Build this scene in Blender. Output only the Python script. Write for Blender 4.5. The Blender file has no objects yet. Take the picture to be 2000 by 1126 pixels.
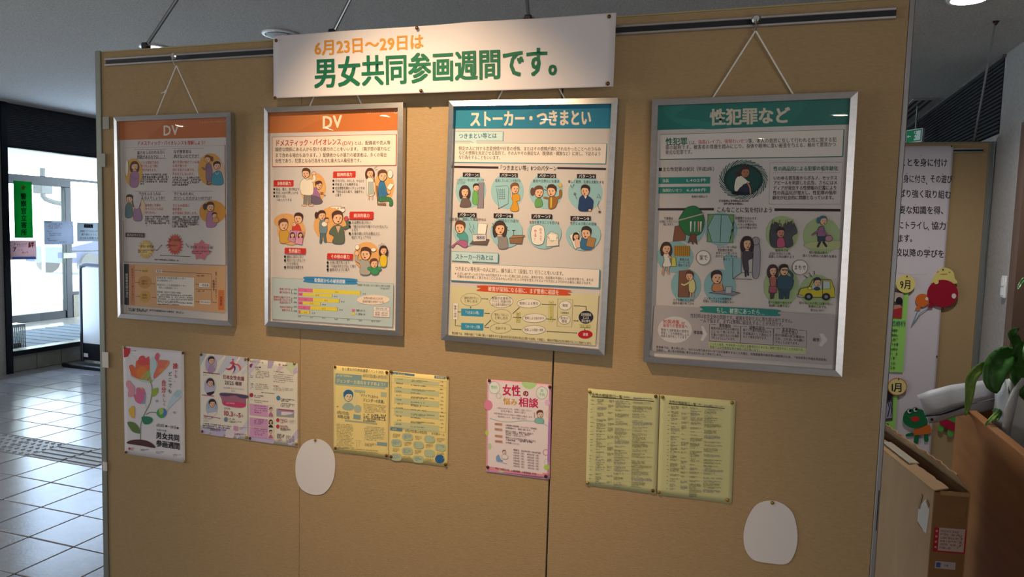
import bpy, math, random
import numpy as np
from mathutils import Vector, Matrix
from mathutils.geometry import tessellate_polygon

SC = bpy.context.scene
COL = SC.collection
RND = random.Random(7)

# ------------------------------------------------------------------ camera
CAM = np.array([2.36832, -2.08687, 1.585])
YAW, PIT, ROL, FPX = -0.32648, -0.07947, 0.029, 1404.5
def _axes():
    cy, sy = math.cos(YAW), math.sin(YAW)
    fw = np.array([sy*math.cos(PIT), cy*math.cos(PIT), math.sin(PIT)])
    rt = np.array([cy, -sy, 0.0]); up = np.cross(rt, fw)
    r = rt*math.cos(ROL)+up*math.sin(ROL); u = -rt*math.sin(ROL)+up*math.cos(ROL)
    return r, u, fw
AR, AU, AF = _axes()
cam_d = bpy.data.cameras.new('camera'); cam = bpy.data.objects.new('camera', cam_d); COL.objects.link(cam)
cam_d.sensor_width = 36; cam_d.lens = 36*FPX/2000; cam_d.clip_start = .05
cam.matrix_world = Matrix(((AR[0], AU[0], -AF[0], CAM[0]), (AR[1], AU[1], -AF[1], CAM[1]), (AR[2], AU[2], -AF[2], CAM[2]), (0, 0, 0, 1)))
SC.camera = cam
def at(px, py, ax, val):
    "world point on the plane (axis ax = val) seen at photo pixel px, py"
    d = AF+AR*(px-1000)/FPX+AU*(563-py)/FPX
    return CAM+d*((val-CAM[ax])/d[ax])

# ------------------------------------------------------------------ world, lights, exposure
CEIL = 2.71
w = bpy.data.worlds.new('sky'); SC.world = w; w.use_nodes = True
nt = w.node_tree; nt.nodes.clear()
wo = nt.nodes.new('ShaderNodeOutputWorld'); bg = nt.nodes.new('ShaderNodeBackground')
bg.inputs[0].default_value = (.84, .92, 1, 1); bg.inputs[1].default_value = 14.0
nt.links.new(bg.outputs[0], wo.inputs[0])
SC.view_settings.view_transform = 'Standard'; SC.view_settings.look = 'None'
SC.view_settings.gamma = 1; SC.view_settings.use_curve_mapping = False
SC.view_settings.exposure = 0.0
def light(name, kind, loc, power, col, **kw):
    d = bpy.data.lights.new(name, kind); d.energy = power; d.color = col
    rot = kw.pop('rot', None)
    for k, v in kw.items(): setattr(d, k, v)
    o = bpy.data.objects.new(name, d); COL.objects.link(o); o.location = loc
    if rot: o.rotation_euler = rot
    return o
def aim(o, target):
    o.rotation_euler = (Vector(target)-o.location).to_track_quat('-Z', 'Y').to_euler()
# the warm halogen downlight close to the board
warm = light('warm_downlight_lamp', 'SPOT', (1.26, -1.0, 2.67), 150, (1, .71, .42), spot_size=math.radians(66), spot_blend=1.0, shadow_soft_size=.03)
aim(warm, (1.38, 0, 1.42))
# daylight at the entrance glazing, then two added side fills without windows
dl = light('daylight_entrance', 'AREA', (-4.55, 4.3, 1.3), 66, (.5, .7, 1), shape='RECTANGLE', size=2.4, size_y=1.9, rot=(math.radians(90), 0, math.radians(-90)))
dr = light('added_fill_left', 'AREA', (-4.66, -2.1, 1.5), 84, (.95, .98, 1), shape='RECTANGLE', size=3.6, size_y=1.7, rot=(math.radians(90), 0, math.radians(-90)))  # added fill in front of the left wall, no window there
dq = light('added_fill_right', 'AREA', (3.62, -4.2, 1.5), 66, (1, .97, .93), shape='RECTANGLE', size=5.0, size_y=1.5, rot=(math.radians(90), 0, math.radians(90)))  # weaker added fill by the right wall, out of view, no window
LAMPS = [(-4.0, -4.7), (-2.4, -5.25), (-1.3, -4.6), (.35, -4.85), (2.35, -6.6), (3.0, -5.1)]
for i, (x, y) in enumerate(LAMPS):
    l = light('downlight_lamp', 'SPOT', (x, y, 2.67), 15, (1, .93, .84), spot_size=math.radians(140), spot_blend=.8, shadow_soft_size=.06)
for c in ((302, 90), (1893, -3)):
    q = at(*c, 2, CEIL)
    light('downlight_lamp', 'SPOT', (q[0], q[1], 2.66), 52, (1, .95, .9), spot_size=math.radians(140), spot_blend=.8, shadow_soft_size=.06)

# ------------------------------------------------------------------ helpers
def lin(c):
    if isinstance(c, str):
        c = c.lstrip('#'); c = [int(c[i:i+2], 16)/255 for i in (0, 2, 4)]
    return tuple(x/12.92 if x <= .04045 else ((x+.055)/1.055)**2.4 for x in c[:3])
_M = {}
def mat(name, col, rough=.6, metal=0, noise=None, bump=None, spec=None, trans=0, emit=None, stretch=(1, 1, 1), coat=0):
    "principled material; noise=(scale, amount, colour2), bump=(scale, strength)"
    if name in _M: return _M[name]
    m = bpy.data.materials.new(name); m.use_nodes = True; t = m.node_tree
    b = t.nodes['Principled BSDF']; c = (*lin(col), 1)
    b.inputs['Base Color'].default_value = c; b.inputs['Roughness'].default_value = rough
    b.inputs['Metallic'].default_value = metal
    if spec is not None: b.inputs['Specular IOR Level'].default_value = spec
    if trans: b.inputs['Transmission Weight'].default_value = trans
    if coat: b.inputs['Coat Weight'].default_value = coat; b.inputs['Coat Roughness'].default_value = .1
    if emit: b.inputs['Emission Color'].default_value = (*lin(emit[0]), 1); b.inputs['Emission Strength'].default_value = emit[1]
    if noise or bump:
        tc = t.nodes.new('ShaderNodeTexCoord'); mp = t.nodes.new('ShaderNodeMapping'); mp.inputs['Scale'].default_value = stretch
        t.links.new(tc.outputs['Object'], mp.inputs[0])
    if noise:
        n = t.nodes.new('ShaderNodeTexNoise'); n.inputs['Scale'].default_value = noise[0]; n.inputs['Detail'].default_value = 6
        t.links.new(mp.outputs[0], n.inputs[0])
        r = t.nodes.new('ShaderNodeValToRGB'); r.color_ramp.elements[0].position = .5-noise[1]; r.color_ramp.elements[1].position = .5+noise[1]
        r.color_ramp.elements[0].color = (*lin(noise[2]), 1); r.color_ramp.elements[1].color = c
        t.links.new(n.outputs['Fac'], r.inputs[0]); t.links.new(r.outputs[0], b.inputs['Base Color'])
    if bump:
        n = t.nodes.new('ShaderNodeTexNoise'); n.inputs['Scale'].default_value = bump[0]; n.inputs['Detail'].default_value = 4
        t.links.new(mp.outputs[0], n.inputs[0]); bu = t.nodes.new('ShaderNodeBump'); bu.inputs['Strength'].default_value = bump[1]; bu.inputs['Distance'].default_value = .01
        t.links.new(n.outputs['Fac'], bu.inputs['Height']); t.links.new(bu.outputs[0], b.inputs['Normal'])
    _M[name] = m; return m
def glass_mat(name, tint=(1, 1, 1), ior=1.45, wave=0, rough=0.0):
    m = bpy.data.materials.new(name); m.use_nodes = True; t = m.node_tree; t.nodes.clear()
    o = t.nodes.new('ShaderNodeOutputMaterial'); mx = t.nodes.new('ShaderNodeMixShader'); fr = t.nodes.new('ShaderNodeFresnel'); fr.inputs[0].default_value = ior
    tr = t.nodes.new('ShaderNodeBsdfTransparent'); tr.inputs[0].default_value = (*tint, 1)
    gl = t.nodes.new('ShaderNodeBsdfGlossy'); gl.inputs['Roughness'].default_value = rough
    ge = t.nodes.new('ShaderNodeNewGeometry'); iv = t.nodes.new('ShaderNodeMath'); iv.operation = 'SUBTRACT'; iv.inputs[0].default_value = 1
    mu = t.nodes.new('ShaderNodeMath'); mu.operation = 'MULTIPLY'   # only the outer face of the thin sheet mirrors
    t.links.new(ge.outputs['Backfacing'], iv.inputs[1]); t.links.new(fr.outputs[0], mu.inputs[0]); t.links.new(iv.outputs[0], mu.inputs[1])
    t.links.new(mu.outputs[0], mx.inputs[0]); t.links.new(tr.outputs[0], mx.inputs[1]); t.links.new(gl.outputs[0], mx.inputs[2]); t.links.new(mx.outputs[0], o.inputs[0])
    if wave:
        tc = t.nodes.new('ShaderNodeTexCoord'); mp = t.nodes.new('ShaderNodeMapping'); mp.inputs['Scale'].default_value = (1, 1, .6)
        n = t.nodes.new('ShaderNodeTexNoise'); n.inputs['Scale'].default_value = 5.5; n.inputs['Detail'].default_value = 1.5
        bu = t.nodes.new('ShaderNodeBump'); bu.inputs['Strength'].default_value = wave; bu.inputs['Distance'].default_value = .01
        t.links.new(tc.outputs['Object'], mp.inputs[0]); t.links.new(mp.outputs[0], n.inputs[0]); t.links.new(n.outputs['Fac'], bu.inputs['Height'])
        t.links.new(bu.outputs[0], gl.inputs['Normal']); t.links.new(bu.outputs[0], fr.inputs['Normal'])
    return m
def tag(o, label=None, cat=None, group=None, kind=None):
    if label: o['label'] = label
    if cat: o['category'] = cat
    if group: o['group'] = group
    if kind: o['kind'] = kind
    return o
def empty(name, loc=(0, 0, 0), rot=(0, 0, 0), label=None, cat=None, group=None):
    o = bpy.data.objects.new(name, None); COL.objects.link(o); o.location = loc; o.rotation_euler = rot
    o.empty_display_size = .05
    return tag(o, label, cat, group)
def mesh(name, vs, fs, m=None, parent=None, loc=(0, 0, 0), rot=(0, 0, 0), smooth=False, solid=0):
    me = bpy.data.meshes.new(name); me.from_pydata([tuple(v) for v in vs], [], fs); me.update()
    if smooth:
        for p in me.polygons: p.use_smooth = True
    if m: me.materials.append(m)
    o = bpy.data.objects.new(name, me); COL.objects.link(o); o.location = loc; o.rotation_euler = rot
    if parent: o.parent = parent
    if solid:
        md = o.modifiers.new('thickness', 'SOLIDIFY'); md.thickness = solid; md.offset = 0
    return o
class MB:
    def __init__(s): s.v = []; s.f = []
    def add(s, vs, fs):
        k = len(s.v); s.v += [tuple(v) for v in vs]; s.f += [[i+k for i in f] for f in fs]; return s
    def box(s, a, b, bev=0):
        x0, y0, z0 = (min(p, q) for p, q in zip(a, b)); x1, y1, z1 = (max(p, q) for p, q in zip(a, b))
        if not bev:
            return s.add([(x0, y0, z0), (x1, y0, z0), (x1, y1, z0), (x0, y1, z0), (x0, y0, z1), (x1, y0, z1), (x1, y1, z1), (x0, y1, z1)],
                         [(0, 3, 2, 1), (4, 5, 6, 7), (0, 1, 5, 4), (1, 2, 6, 5), (2, 3, 7, 6), (3, 0, 4, 7)])
        import itertools
        vs = []
        idx = {}
        for sx, sy, sz in itertools.product((0, 1), repeat=3):
            X, Y, Z = (x0, x1)[sx], (y0, y1)[sy], (z0, z1)[sz]
            ix, iy, iz = (1 if sx == 0 else -1)*bev, (1 if sy == 0 else -1)*bev, (1 if sz == 0 else -1)*bev
            for k, p in enumerate(((X, Y+iy, Z+iz), (X+ix, Y, Z+iz), (X+ix, Y+iy, Z))):
                idx[sx, sy, sz, k] = len(vs); vs.append(p)
        fs = []
        I = idx
        for a_ in (0, 1):
            fs.append([I[a_, 0, 0, 0], I[a_, 1, 0, 0], I[a_, 1, 1, 0], I[a_, 0, 1, 0]][::(1 if a_ else -1)])
            fs.append([I[0, a_, 0, 1], I[1, a_, 0, 1], I[1, a_, 1, 1], I[0, a_, 1, 1]][::(-1 if a_ else 1)])
            fs.append([I[0, 0, a_, 2], I[1, 0, a_, 2], I[1, 1, a_, 2], I[0, 1, a_, 2]][::(1 if a_ else -1)])
        for p in (0, 1):
            for q in (0, 1):
                fs.append([I[0, p, q, 1], I[1, p, q, 1], I[1, p, q, 2], I[0, p, q, 2]][::(-1 if p != q else 1)])
                fs.append([I[p, 0, q, 0], I[p, 1, q, 0], I[p, 1, q, 2], I[p, 0, q, 2]][::(1 if p != q else -1)])
                fs.append([I[p, q, 0, 0], I[p, q, 1, 0], I[p, q, 1, 1], I[p, q, 0, 1]][::(-1 if p != q else 1)])
        for sx, sy, sz in itertools.product((0, 1), repeat=3):
            t = [I[sx, sy, sz, 0], I[sx, sy, sz, 1], I[sx, sy, sz, 2]]
            fs.append(t[::(1 if (sx+sy+sz) % 2 else -1)])
        return s.add(vs, fs)
    def tube(s, path, r, n=8, cap=True, closed=False):
        P = [Vector(p) for p in path]; rs = r if isinstance(r, (list, tuple)) else [r]*len(P)
        k = len(s.v); L = len(P); up = None
        for i, p in enumerate(P):
            if closed: t = P[(i+1) % L]-P[i-1]
            else: t = P[min(i+1, L-1)]-P[max(i-1, 0)]
            t.normalize()
            if up is None: up = t.orthogonal().normalized()
            else: up = (up-t*up.dot(t)).normalized()
            sd = t.cross(up)
            for j in range(n):
                a = 2*math.pi*j/n; s.v.append(tuple(p+(up*math.cos(a)+sd*math.sin(a))*rs[i]))
        for i in range(L if closed else L-1):
            for j in range(n):
                a, b = k+i*n+j, k+i*n+(j+1) % n; c, d = k+((i+1) % L)*n+(j+1) % n, k+((i+1) % L)*n+j
                s.f.append([a, b, c, d])
        if cap and not closed:
            s.f.append([k+j for j in range(n)][::-1]); s.f.append([k+(L-1)*n+j for j in range(n)])
        return s
    def lathe(s, prof, c=(0, 0, 0), n=16, axis='z'):
        k = len(s.v)
        for r, h in prof:
            for j in range(n):
                a = 2*math.pi*j/n; x, y = r*math.cos(a), r*math.sin(a)
                p = {'z': (x, y, h), 'y': (x, -h, y)}[axis]
                s.v.append((c[0]+p[0], c[1]+p[1], c[2]+p[2]))
        for i in range(len(prof)-1):
            for j in range(n):
                s.f.append([k+i*n+j, k+i*n+(j+1) % n, k+(i+1)*n+(j+1) % n, k+(i+1)*n+j])
        s.f.append([k+j for j in range(n)][::-1]); s.f.append([k+(len(prof)-1)*n+j for j in range(n)])
        return s
    def done(s, name, m, parent=None, **kw): return mesh(name, s.v, s.f, m, parent, **kw)
def boxo(name, a, b, m, parent=None, bev=0, **kw): return MB().box(a, b, bev).done(name, m, parent, **kw)
def struct(o, label=None): tag(o, label, None, None, 'structure'); return o

# ------------------------------------------------------------------ flat print (ink on paper): one mesh of coloured facets per sheet
_G = {}
def glyph(ch, off=0.0):
    k = (ch, off)
    if k in _G: return _G[k]
    c = bpy.data.curves.new('g', 'FONT'); c.body = ch; c.size = 1; c.resolution_u = 2; c.offset = off
    o = bpy.data.objects.new('g', c); COL.objects.link(o)
    dg = bpy.context.evaluated_depsgraph_get(); ev = o.evaluated_get(dg); me = ev.to_mesh(); me.calc_loop_triangles()
    V = [(v.co.x, v.co.y) for v in me.vertices]; T = [tuple(t.vertices) for t in me.loop_triangles]
    ev.to_mesh_clear(); bpy.data.objects.remove(o); bpy.data.curves.remove(c)
    full = ord(ch) > 0x2000
    if full: adv = 1.0; x0 = 0
    elif ch == ' ': adv = .4; x0 = 0
    else:
        xs = [v[0] for v in V]; x0 = min(xs)-.05 if xs else 0; adv = (max(xs)-x0+.05) if xs else .5
    _G[k] = (V, T, adv, x0); return _G[k]
def homog(src, dst):
    A = []; B = []
    for (x, y), (u, v) in zip(src, dst):
        A.append([x, y, 1, 0, 0, 0, -u*x, -u*y]); B.append(u); A.append([0, 0, 0, x, y, 1, -v*x, -v*y]); B.append(v)
    h = np.linalg.solve(np.array(A, float), np.array(B, float)); return h
def smoothp(pts, closed=True, n=5):
    out = []; L = len(pts)
    rng = range(L) if closed else range(L-1)
    for i in rng:
        if closed: p0, p1, p2, p3 = pts[i-1], pts[i], pts[(i+1) % L], pts[(i+2) % L]
        else: p0, p1, p2, p3 = pts[max(i-1, 0)], pts[i], pts[i+1], pts[min(i+2, L-1)]
        for k in range(n):
            t = k/n; a = []
            for d in (0, 1):
                a.append(.5*((2*p1[d])+(-p0[d]+p2[d])*t+(2*p0[d]-5*p1[d]+4*p2[d]-p3[d])*t*t+(-p0[d]+3*p1[d]-3*p2[d]+p3[d])*t**3))
            out.append(tuple(a))
    if not closed: out.append(pts[-1])
    return out
def tri(pts):
    return tessellate_polygon([[Vector((p[0], p[1], 0)) for p in pts]])
def translucent(m, col=None, f=.8):
    "thin paper lit from behind: part of the light passes through"
    t = m.node_tree; b = t.nodes['Principled BSDF']; o = [n for n in t.nodes if n.type == 'OUTPUT_MATERIAL'][0]
    tl = t.nodes.new('ShaderNodeBsdfTranslucent'); mx = t.nodes.new('ShaderNodeMixShader'); mx.inputs[0].default_value = f
    l = b.inputs['Base Color'].links
    if l: t.links.new(l[0].from_socket, tl.inputs[0])
    else: tl.inputs[0].default_value = b.inputs['Base Color'].default_value
    t.links.new(b.outputs[0], mx.inputs[1]); t.links.new(tl.outputs[0], mx.inputs[2]); t.links.new(mx.outputs[0], o.inputs[0]); return m
_TI = []
def ink_glass():
    if not _TI:
        global INK
        k = INK; INK = None; m = ink_mat(); m.name = 'ink_on_window_paper'; INK = k; _TI.append(translucent(m))
    return _TI[0]
INK = None
def ink_mat():
    global INK
    if INK: return INK
    m = bpy.data.materials.new('printing_ink'); m.use_nodes = True; b = m.node_tree.nodes['Principled BSDF']
    a = m.node_tree.nodes.new('ShaderNodeAttribute'); a.attribute_name = 'ink'
    m.node_tree.links.new(a.outputs['Color'], b.inputs['Base Color']); b.inputs['Roughness'].default_value = .55
    b.inputs['Specular IOR Level'].default_value = .25
    INK = m; return m
def bolds(b, h):
    "offsets of the copies of a glyph that make it bold"
    if b <= 0: return [(0, 0)]
    if h < 45: return [(-b*.8, 0), (b*.8, 0)]
    return [(-b, -b*.6), (b, -b*.6), (-b, b*.6), (b, b*.6)]
class Print:
    def __init__(s, px, w, h, disp=None, z0=.0004):
        "px: photo corners TL TR BL BR of a sheet w x h m"
        s.H = homog(px, [(-w/2, h/2), (w/2, h/2), (-w/2, -h/2), (w/2, -h/2)])
        s.w, s.h = w, h; s.V = []; s.F = []; s.C = []; s.z = z0; s.disp = disp; s.o = (0, 0, 1); s.ppx = px
    def crop(s, ox, oy, sc): s.o = (ox, oy, sc); return s
    def m(s, p):
        x = s.o[0]+p[0]/s.o[2]; y = s.o[1]+p[1]/s.o[2]; h = s.H; d = h[6]*x+h[7]*y+1
        return ((h[0]*x+h[1]*y+h[2])/d, (h[3]*x+h[4]*y+h[5])/d)
    def raw(s, P, T, c):
        k = len(s.V); s.V += [(p[0], p[1], s.z) for p in P]; s.F += [(a+k, b+k, e+k) for a, b, e in T]; s.C += [lin(c)]*len(T)
    def up(s): s.z += 1.5e-5
    def poly(s, pts, c, sm=False, ol=None, oc='3a2c28'):
        if sm: pts = smoothp(pts)
        s.up(); s.raw([s.m(p) for p in pts], tri(pts), c)
        if ol: s.line(list(pts)+[pts[0]], ol, oc)
    def quad(s, a, b, c, d, col, n=6):
        "subdivided quad TL TR BR BL"
        s.up(); P = []; T = []
        for i in range(n+1):
            for j in range(n+1):
                u, v = j/n, i/n
                P.append(s.m(tuple((a[k]*(1-u)+b[k]*u)*(1-v)+(d[k]*(1-u)+c[k]*u)*v for k in (0, 1))))
        for i in range(n):
            for j in range(n):
                q = i*(n+1)+j; T += [(q, q+n+1, q+1), (q+1, q+n+1, q+n+2)]
        s.raw(P, T, col)
    def rect(s, x0, y0, x1, y1, col, sk=0, ol=None, oc='3a2c28'):
        "axis box in the crop; sk = drop of the right side"
        s.quad((x0, y0), (x1, y0+sk), (x1, y1+sk), (x0, y1), col, 3)
        if ol: s.line([(x0, y0), (x1, y0+sk), (x1, y1+sk), (x0, y1), (x0, y0)], ol, oc)
    def ell(s, cx, cy, rx, ry, col, ol=None, oc='3a2c28', rot=0, n=20):
        pts = [(cx+rx*math.cos(a)*math.cos(rot)-ry*math.sin(a)*math.sin(rot), cy+rx*math.cos(a)*math.sin(rot)+ry*math.sin(a)*math.cos(rot)) for a in (2*math.pi*i/n for i in range(n))]
        if col: s.poly(pts, col)
        if ol: s.line(pts+[pts[0]], ol, oc)
    def line(s, pts, wd, col='3a2c28', sm=False):
        if sm: pts = smoothp(pts, False, 4)
        s.up(); P = []; T = []
        for i, p in enumerate(pts):
            a = pts[max(i-1, 0)]; b = pts[min(i+1, len(pts)-1)]
            if i in (0, len(pts)-1) and len(pts) > 2 and abs(pts[0][0]-pts[-1][0])+abs(pts[0][1]-pts[-1][1]) < 1e-6: a, b = pts[-2], pts[1]
            dx, dy = b[0]-a[0], b[1]-a[1]; L = math.hypot(dx, dy) or 1; nx, ny = -dy/L*wd/2, dx/L*wd/2
            P += [s.m((p[0]+nx, p[1]+ny)), s.m((p[0]-nx, p[1]-ny))]
        for i in range(len(pts)-1): T += [(2*i, 2*i+1, 2*i+2), (2*i+1, 2*i+3, 2*i+2)]
        s.raw(P, T, col)
    def dots(s, pts, wd, col, gap):
        for (a, b) in zip(pts[:-1], pts[1:]):
            L = math.hypot(b[0]-a[0], b[1]-a[1]); n = max(1, int(L/gap))
            for i in range(n):
                t = i/n; t2 = (i+.5)/n
                s.line([(a[0]+(b[0]-a[0])*t, a[1]+(b[1]-a[1])*t), (a[0]+(b[0]-a[0])*t2, a[1]+(b[1]-a[1])*t2)], wd, col); s.z -= 1.5e-5
    def text(s, st, x0, y0, x1, y1, h, col='2a2422', b=.0):
        G = [glyph(ch) for ch in st]; tot = sum(g[2] for g in G); dx, dy = (x1-x0)/tot, (y1-y0)/tot; a = 0; s.up()
        for (V, T, adv, xo) in G:
            if V:
                for k, (ox, oy) in enumerate(bolds(b, h)):
                    s.z += k*3e-6; s.raw([s.m((x0+dx*(a+vx+ox-xo), y0+dy*(a+vx-xo)-(vy+oy-.38)*h)) for vx, vy in V], T, col); s.z -= k*3e-6
            a += adv
    def vtext(s, st, x0, y0, x1, y1, wd, col='2a2422', b=.0, hs=1.0):
        n = len(st); s.up()
        for i, ch in enumerate(st):
            V, T, adv, xo = glyph(ch); t = (i+.5)/n; cx, cy = x0+(x1-x0)*t, y0+(y1-y0)*t; hh = abs(y1-y0)/n*hs
            for k, (ox, oy) in enumerate(bolds(b, 99)):
                s.z += k*3e-6; s.raw([s.m((cx+(vx+ox-.5)*wd, cy-(vy+oy-.38)*hh)) for vx, vy in V], T, col); s.z -= k*3e-6
    def micro(s, x0, y0, x1, y1, rows, h, col='4a4040', sk=0, fill=.93, seed=1, last=.6):
        "rows of fine print too small to read: each mark a few strokes"
        R = random.Random(seed); s.up()
        for i in range(rows):
            yy = y0+(y1-y0)*(i+.5)/rows; x = x0; end = x1 if i < rows-1 else x0+(x1-x0)*last
            end -= R.random()*(x1-x0)*(1-fill)
            while x < end:
                wd = h*R.uniform(.75, .95); y = yy+sk*(x-x0)/(x1-x0)
                if R.random() < .93:
                    t = h*.17; k = R.randrange(4)
                    for q in ((0, .15, 1, .15), (0, .5, 1, .5), (.1, .9, .9, .9), (.5, 0, .5, 1), (.1, .1, .1, .95), (.85, .3, .85, .95)):
                        if R.random() < .62:
                            ax, ay, bx, by = x+q[0]*wd, y+(q[1]-.5)*h, x+q[2]*wd, y+(q[3]-.5)*h
                            if abs(bx-ax) > abs(by-ay): P = [(ax, ay-t/2), (bx, by-t/2), (bx, by+t/2), (ax, ay+t/2)]
                            else: P = [(ax-t/2, ay), (ax+t/2, ay), (bx+t/2, by), (bx-t/2, by)]
                            s.raw([s.m(p) for p in P], [(0, 1, 2), (0, 2, 3)], col)
                x += wd*1.18
    def head(s, x, y, r, hair='3a2a26', style='short', skin='e8b894', face=1, mouth='o', hw=1.0):
        "a cartoon head; face -1 left, 1 right, 0 front"
        if style == 'long': s.poly([(x-r*.5, y+r*1.2), (x-r*.95, y+r*1.45), (x-r*1.2, y+r*.6), (x-r*1.1, y-r*.4), (x-r*.5, y-r*1.25), (x+r*.5, y-r*1.25), (x+r*1.1, y-r*.4), (x+r*1.2, y+r*.6), (x+r*.95, y+r*1.4), (x+r*.5, y+r*1.2), (x+r*.45, y+r*.3), (x-r*.45, y+r*.3)], hair, True, r*.08); s.poly([(x-r*.25, y+r*.7), (x+r*.25, y+r*.7), (x+r*.3, y+r*1.3), (x-r*.3, y+r*1.3)], skin)
        elif style == 'tail':
            s.ell(x-face*r*1.25, y-r*.1, r*.45, r*.8, hair)
        s.ell(x, y, r*.85*hw, r*1.05, skin, r*.1)
        s.poly([(x-r*.95, y+r*.1), (x-r*.95, y-r*.8), (x-r*.2, y-r*1.3), (x+r*.7, y-r*1.1), (x+r*.95, y-r*.2), (x+r*.75, y-r*.45), (x+r*.2, y-r*.6), (x-r*.5, y-r*.45), (x-r*.75, y+r*.05)] if face >= 0 else
               [(x+r*.95, y+r*.1), (x+r*.95, y-r*.8), (x+r*.2, y-r*1.3), (x-r*.7, y-r*1.1), (x-r*.95, y-r*.2), (x-r*.75, y-r*.45), (x-r*.2, y-r*.6), (x+r*.5, y-r*.45), (x+r*.75, y+r*.05)], hair, True)
        for d in (-.28, .36):
            s.ell(x+face*r*.12+d*r, y-r*.02, r*.09, r*.13, '2a2020', n=8)
        s.line([(x+face*r*.25, y+r*.1), (x+face*r*.42, y+r*.32), (x+face*r*.2, y+r*.36)], r*.08, '8a4a38')
        if mouth == 'o': s.ell(x+face*r*.15, y+r*.62, r*.18, r*.14, '8a2a22', n=8)
        else: s.line([(x-r*.15+face*r*.15, y+r*.62), (x+r*.25+face*r*.15, y+r*.6)], r*.09, '8a2a22')
    def body(s, pts, col, ol=2.2): s.poly(pts, col, True, ol)
    def limb(s, pts, wd, col, oc='3a2c28'):
        s.line(pts, wd+3.2, oc, True); s.line(pts, wd, col, True)
        s.ell(*pts[-1], wd*.5, wd*.5, col, n=8)
    def build(s, name, parent, im=None):
        if s.disp: V = [(x, y, z+s.disp(x, y)) for x, y, z in s.V]
        else: V = s.V
        Va = np.array(V); Fa = np.array(s.F); Ca = np.array(s.C)
        # all facets face out of the sheet
        e1 = Va[Fa[:, 1]]-Va[Fa[:, 0]]; e2 = Va[Fa[:, 2]]-Va[Fa[:, 0]]; nz = e1[:, 0]*e2[:, 1]-e1[:, 1]*e2[:, 0]
        fl = nz < 0; Fa[fl] = Fa[fl][:, ::-1]
        me = bpy.data.meshes.new(name); me.vertices.add(len(Va)); me.vertices.foreach_set('co', Va.ravel())
        me.loops.add(len(Fa)*3); me.loops.foreach_set('vertex_index', Fa.ravel().astype(np.int32))
        me.polygons.add(len(Fa)); me.polygons.foreach_set('loop_start', np.arange(0, len(Fa)*3, 3, dtype=np.int32))
        me.update(calc_edges=True)
        at_ = me.attributes.new('ink', 'FLOAT_COLOR', 'FACE'); at_.data.foreach_set('color', np.hstack([Ca, np.ones((len(Ca), 1))]).ravel().astype(np.float32))
        me.materials.append(im or ink_mat()); o = bpy.data.objects.new(name, me); COL.objects.link(o); o.parent = parent
        return o

def fit(px, ax, val, w=None, h=None):
    "centre, size, tilt of the rectangle seen at photo corners px on plane y = val"
    P = [at(*c, ax, val) for c in px]; i = 0 if ax == 1 else 1
    c = sum(P)/4; tl, tr, bl, br = P
    W = (np.linalg.norm(tr-tl)+np.linalg.norm(br-bl))/2; Hh = (np.linalg.norm(tl-bl)+np.linalg.norm(tr-br))/2
    a = math.atan2((tr-tl)[2]+(br-bl)[2], (tr-tl)[i]+(br-bl)[i]); b = math.atan2(-((tl-bl)[i]+(tr-br)[i]), (tl-bl)[2]+(tr-br)[2])
    return c, (w or W), (h or Hh), (a+b)/2
def sheet(name, w, h, m, parent, disp=None, n=14, th=.0003):
    V = []; F = []
    for k in (0, 1):
        for i in range(n+1):
            for j in range(n+1):
                x, y = -w/2+w*j/n, -h/2+h*i/n; V.append((x, y, (disp(x, y) if disp else 0)-k*th))
    N = (n+1)**2
    for i in range(n):
        for j in range(n):
            q = i*(n+1)+j; F += [(q, q+1, q+n+2, q+n+1), (N+q, N+q+n+1, N+q+n+2, N+q+1)]
    for i in range(n):
        F += [(i, N+i, N+i+1, i+1), (n*(n+1)+i+1, N+n*(n+1)+i+1, N+n*(n+1)+i, n*(n+1)+i)]
        a, b = i*(n+1), (i+1)*(n+1); F += [(a, b, N+b, N+a), (b+n, a+n, N+a+n, N+b+n)]
    return mesh(name, V, F, m, parent, smooth=True)
def facing(px, y, w=None, h=None, name='x', label=None, cat=None, group=None, out=0):
    c, W, Hh, a = fit(px, 1, y, w, h)
    e = empty(name, (c[0], c[1]-out, c[2]), (math.radians(90), -a, 0), label, cat, group)
    e.rotation_euler = (Matrix.Rotation(-a, 4, 'Y') @ Matrix.Rotation(math.radians(90), 4, 'X')).to_euler()
    return e, W, Hh

# ------------------------------------------------------------------ materials
plaster = mat('grey_plaster', 'aaa5a0', .9, noise=(40, .3, '95908b'), bump=(160, .35))
ceil_m = mat('mineral_ceiling', 'd2cfc8', .95, noise=(120, .18, 'a8a49e'), bump=(220, .6))
dark_metal = mat('dark_bronze_frame', '1d2026', .35, .6)
slat_m = mat('dark_slat_wood', '34343a', .5, 0, noise=(18, .3, '232328'), stretch=(.3, .3, 6), bump=(60, .15))
grey_metal = mat('grey_door_metal', '2c323a', .45, .4)
alu = mat('brushed_aluminium', 'c2c0c0', .33, .9, noise=(90, .35, 'aeacac'), stretch=(.2, 1, 4))
alu_dull = mat('dull_aluminium', '84887c', .5, .5)
steel = mat('zinc_rod', '9aa0a4', .3, .95)
chrome = mat('chrome', 'd8d8d8', .15, 1)
slot = mat('dark_slot', '1b1b22', .6)
cloth = mat('tan_board_face', 'b09671', .93, noise=(230, .36, 'a08561'), stretch=(.35, 1, 1.6), bump=(420, .25), spec=.15)
paper = mat('white_paper', 'd4cbc6', .6, spec=.3)
paper_bright = mat('banner_paper', 'd8d2d2', .75, spec=.15)
white_pl = mat('white_plastic', 'e4e4e2', .35)
black_pl = mat('black_plastic', '16171a', .4)
cord_m = mat('white_cord', 'e6e2da', .7)
pinm = mat('antique_brass_pin', '6e4c26', .35, .75)
pinl = mat('bright_brass_pin', 'a08440', .3, .8)
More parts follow.
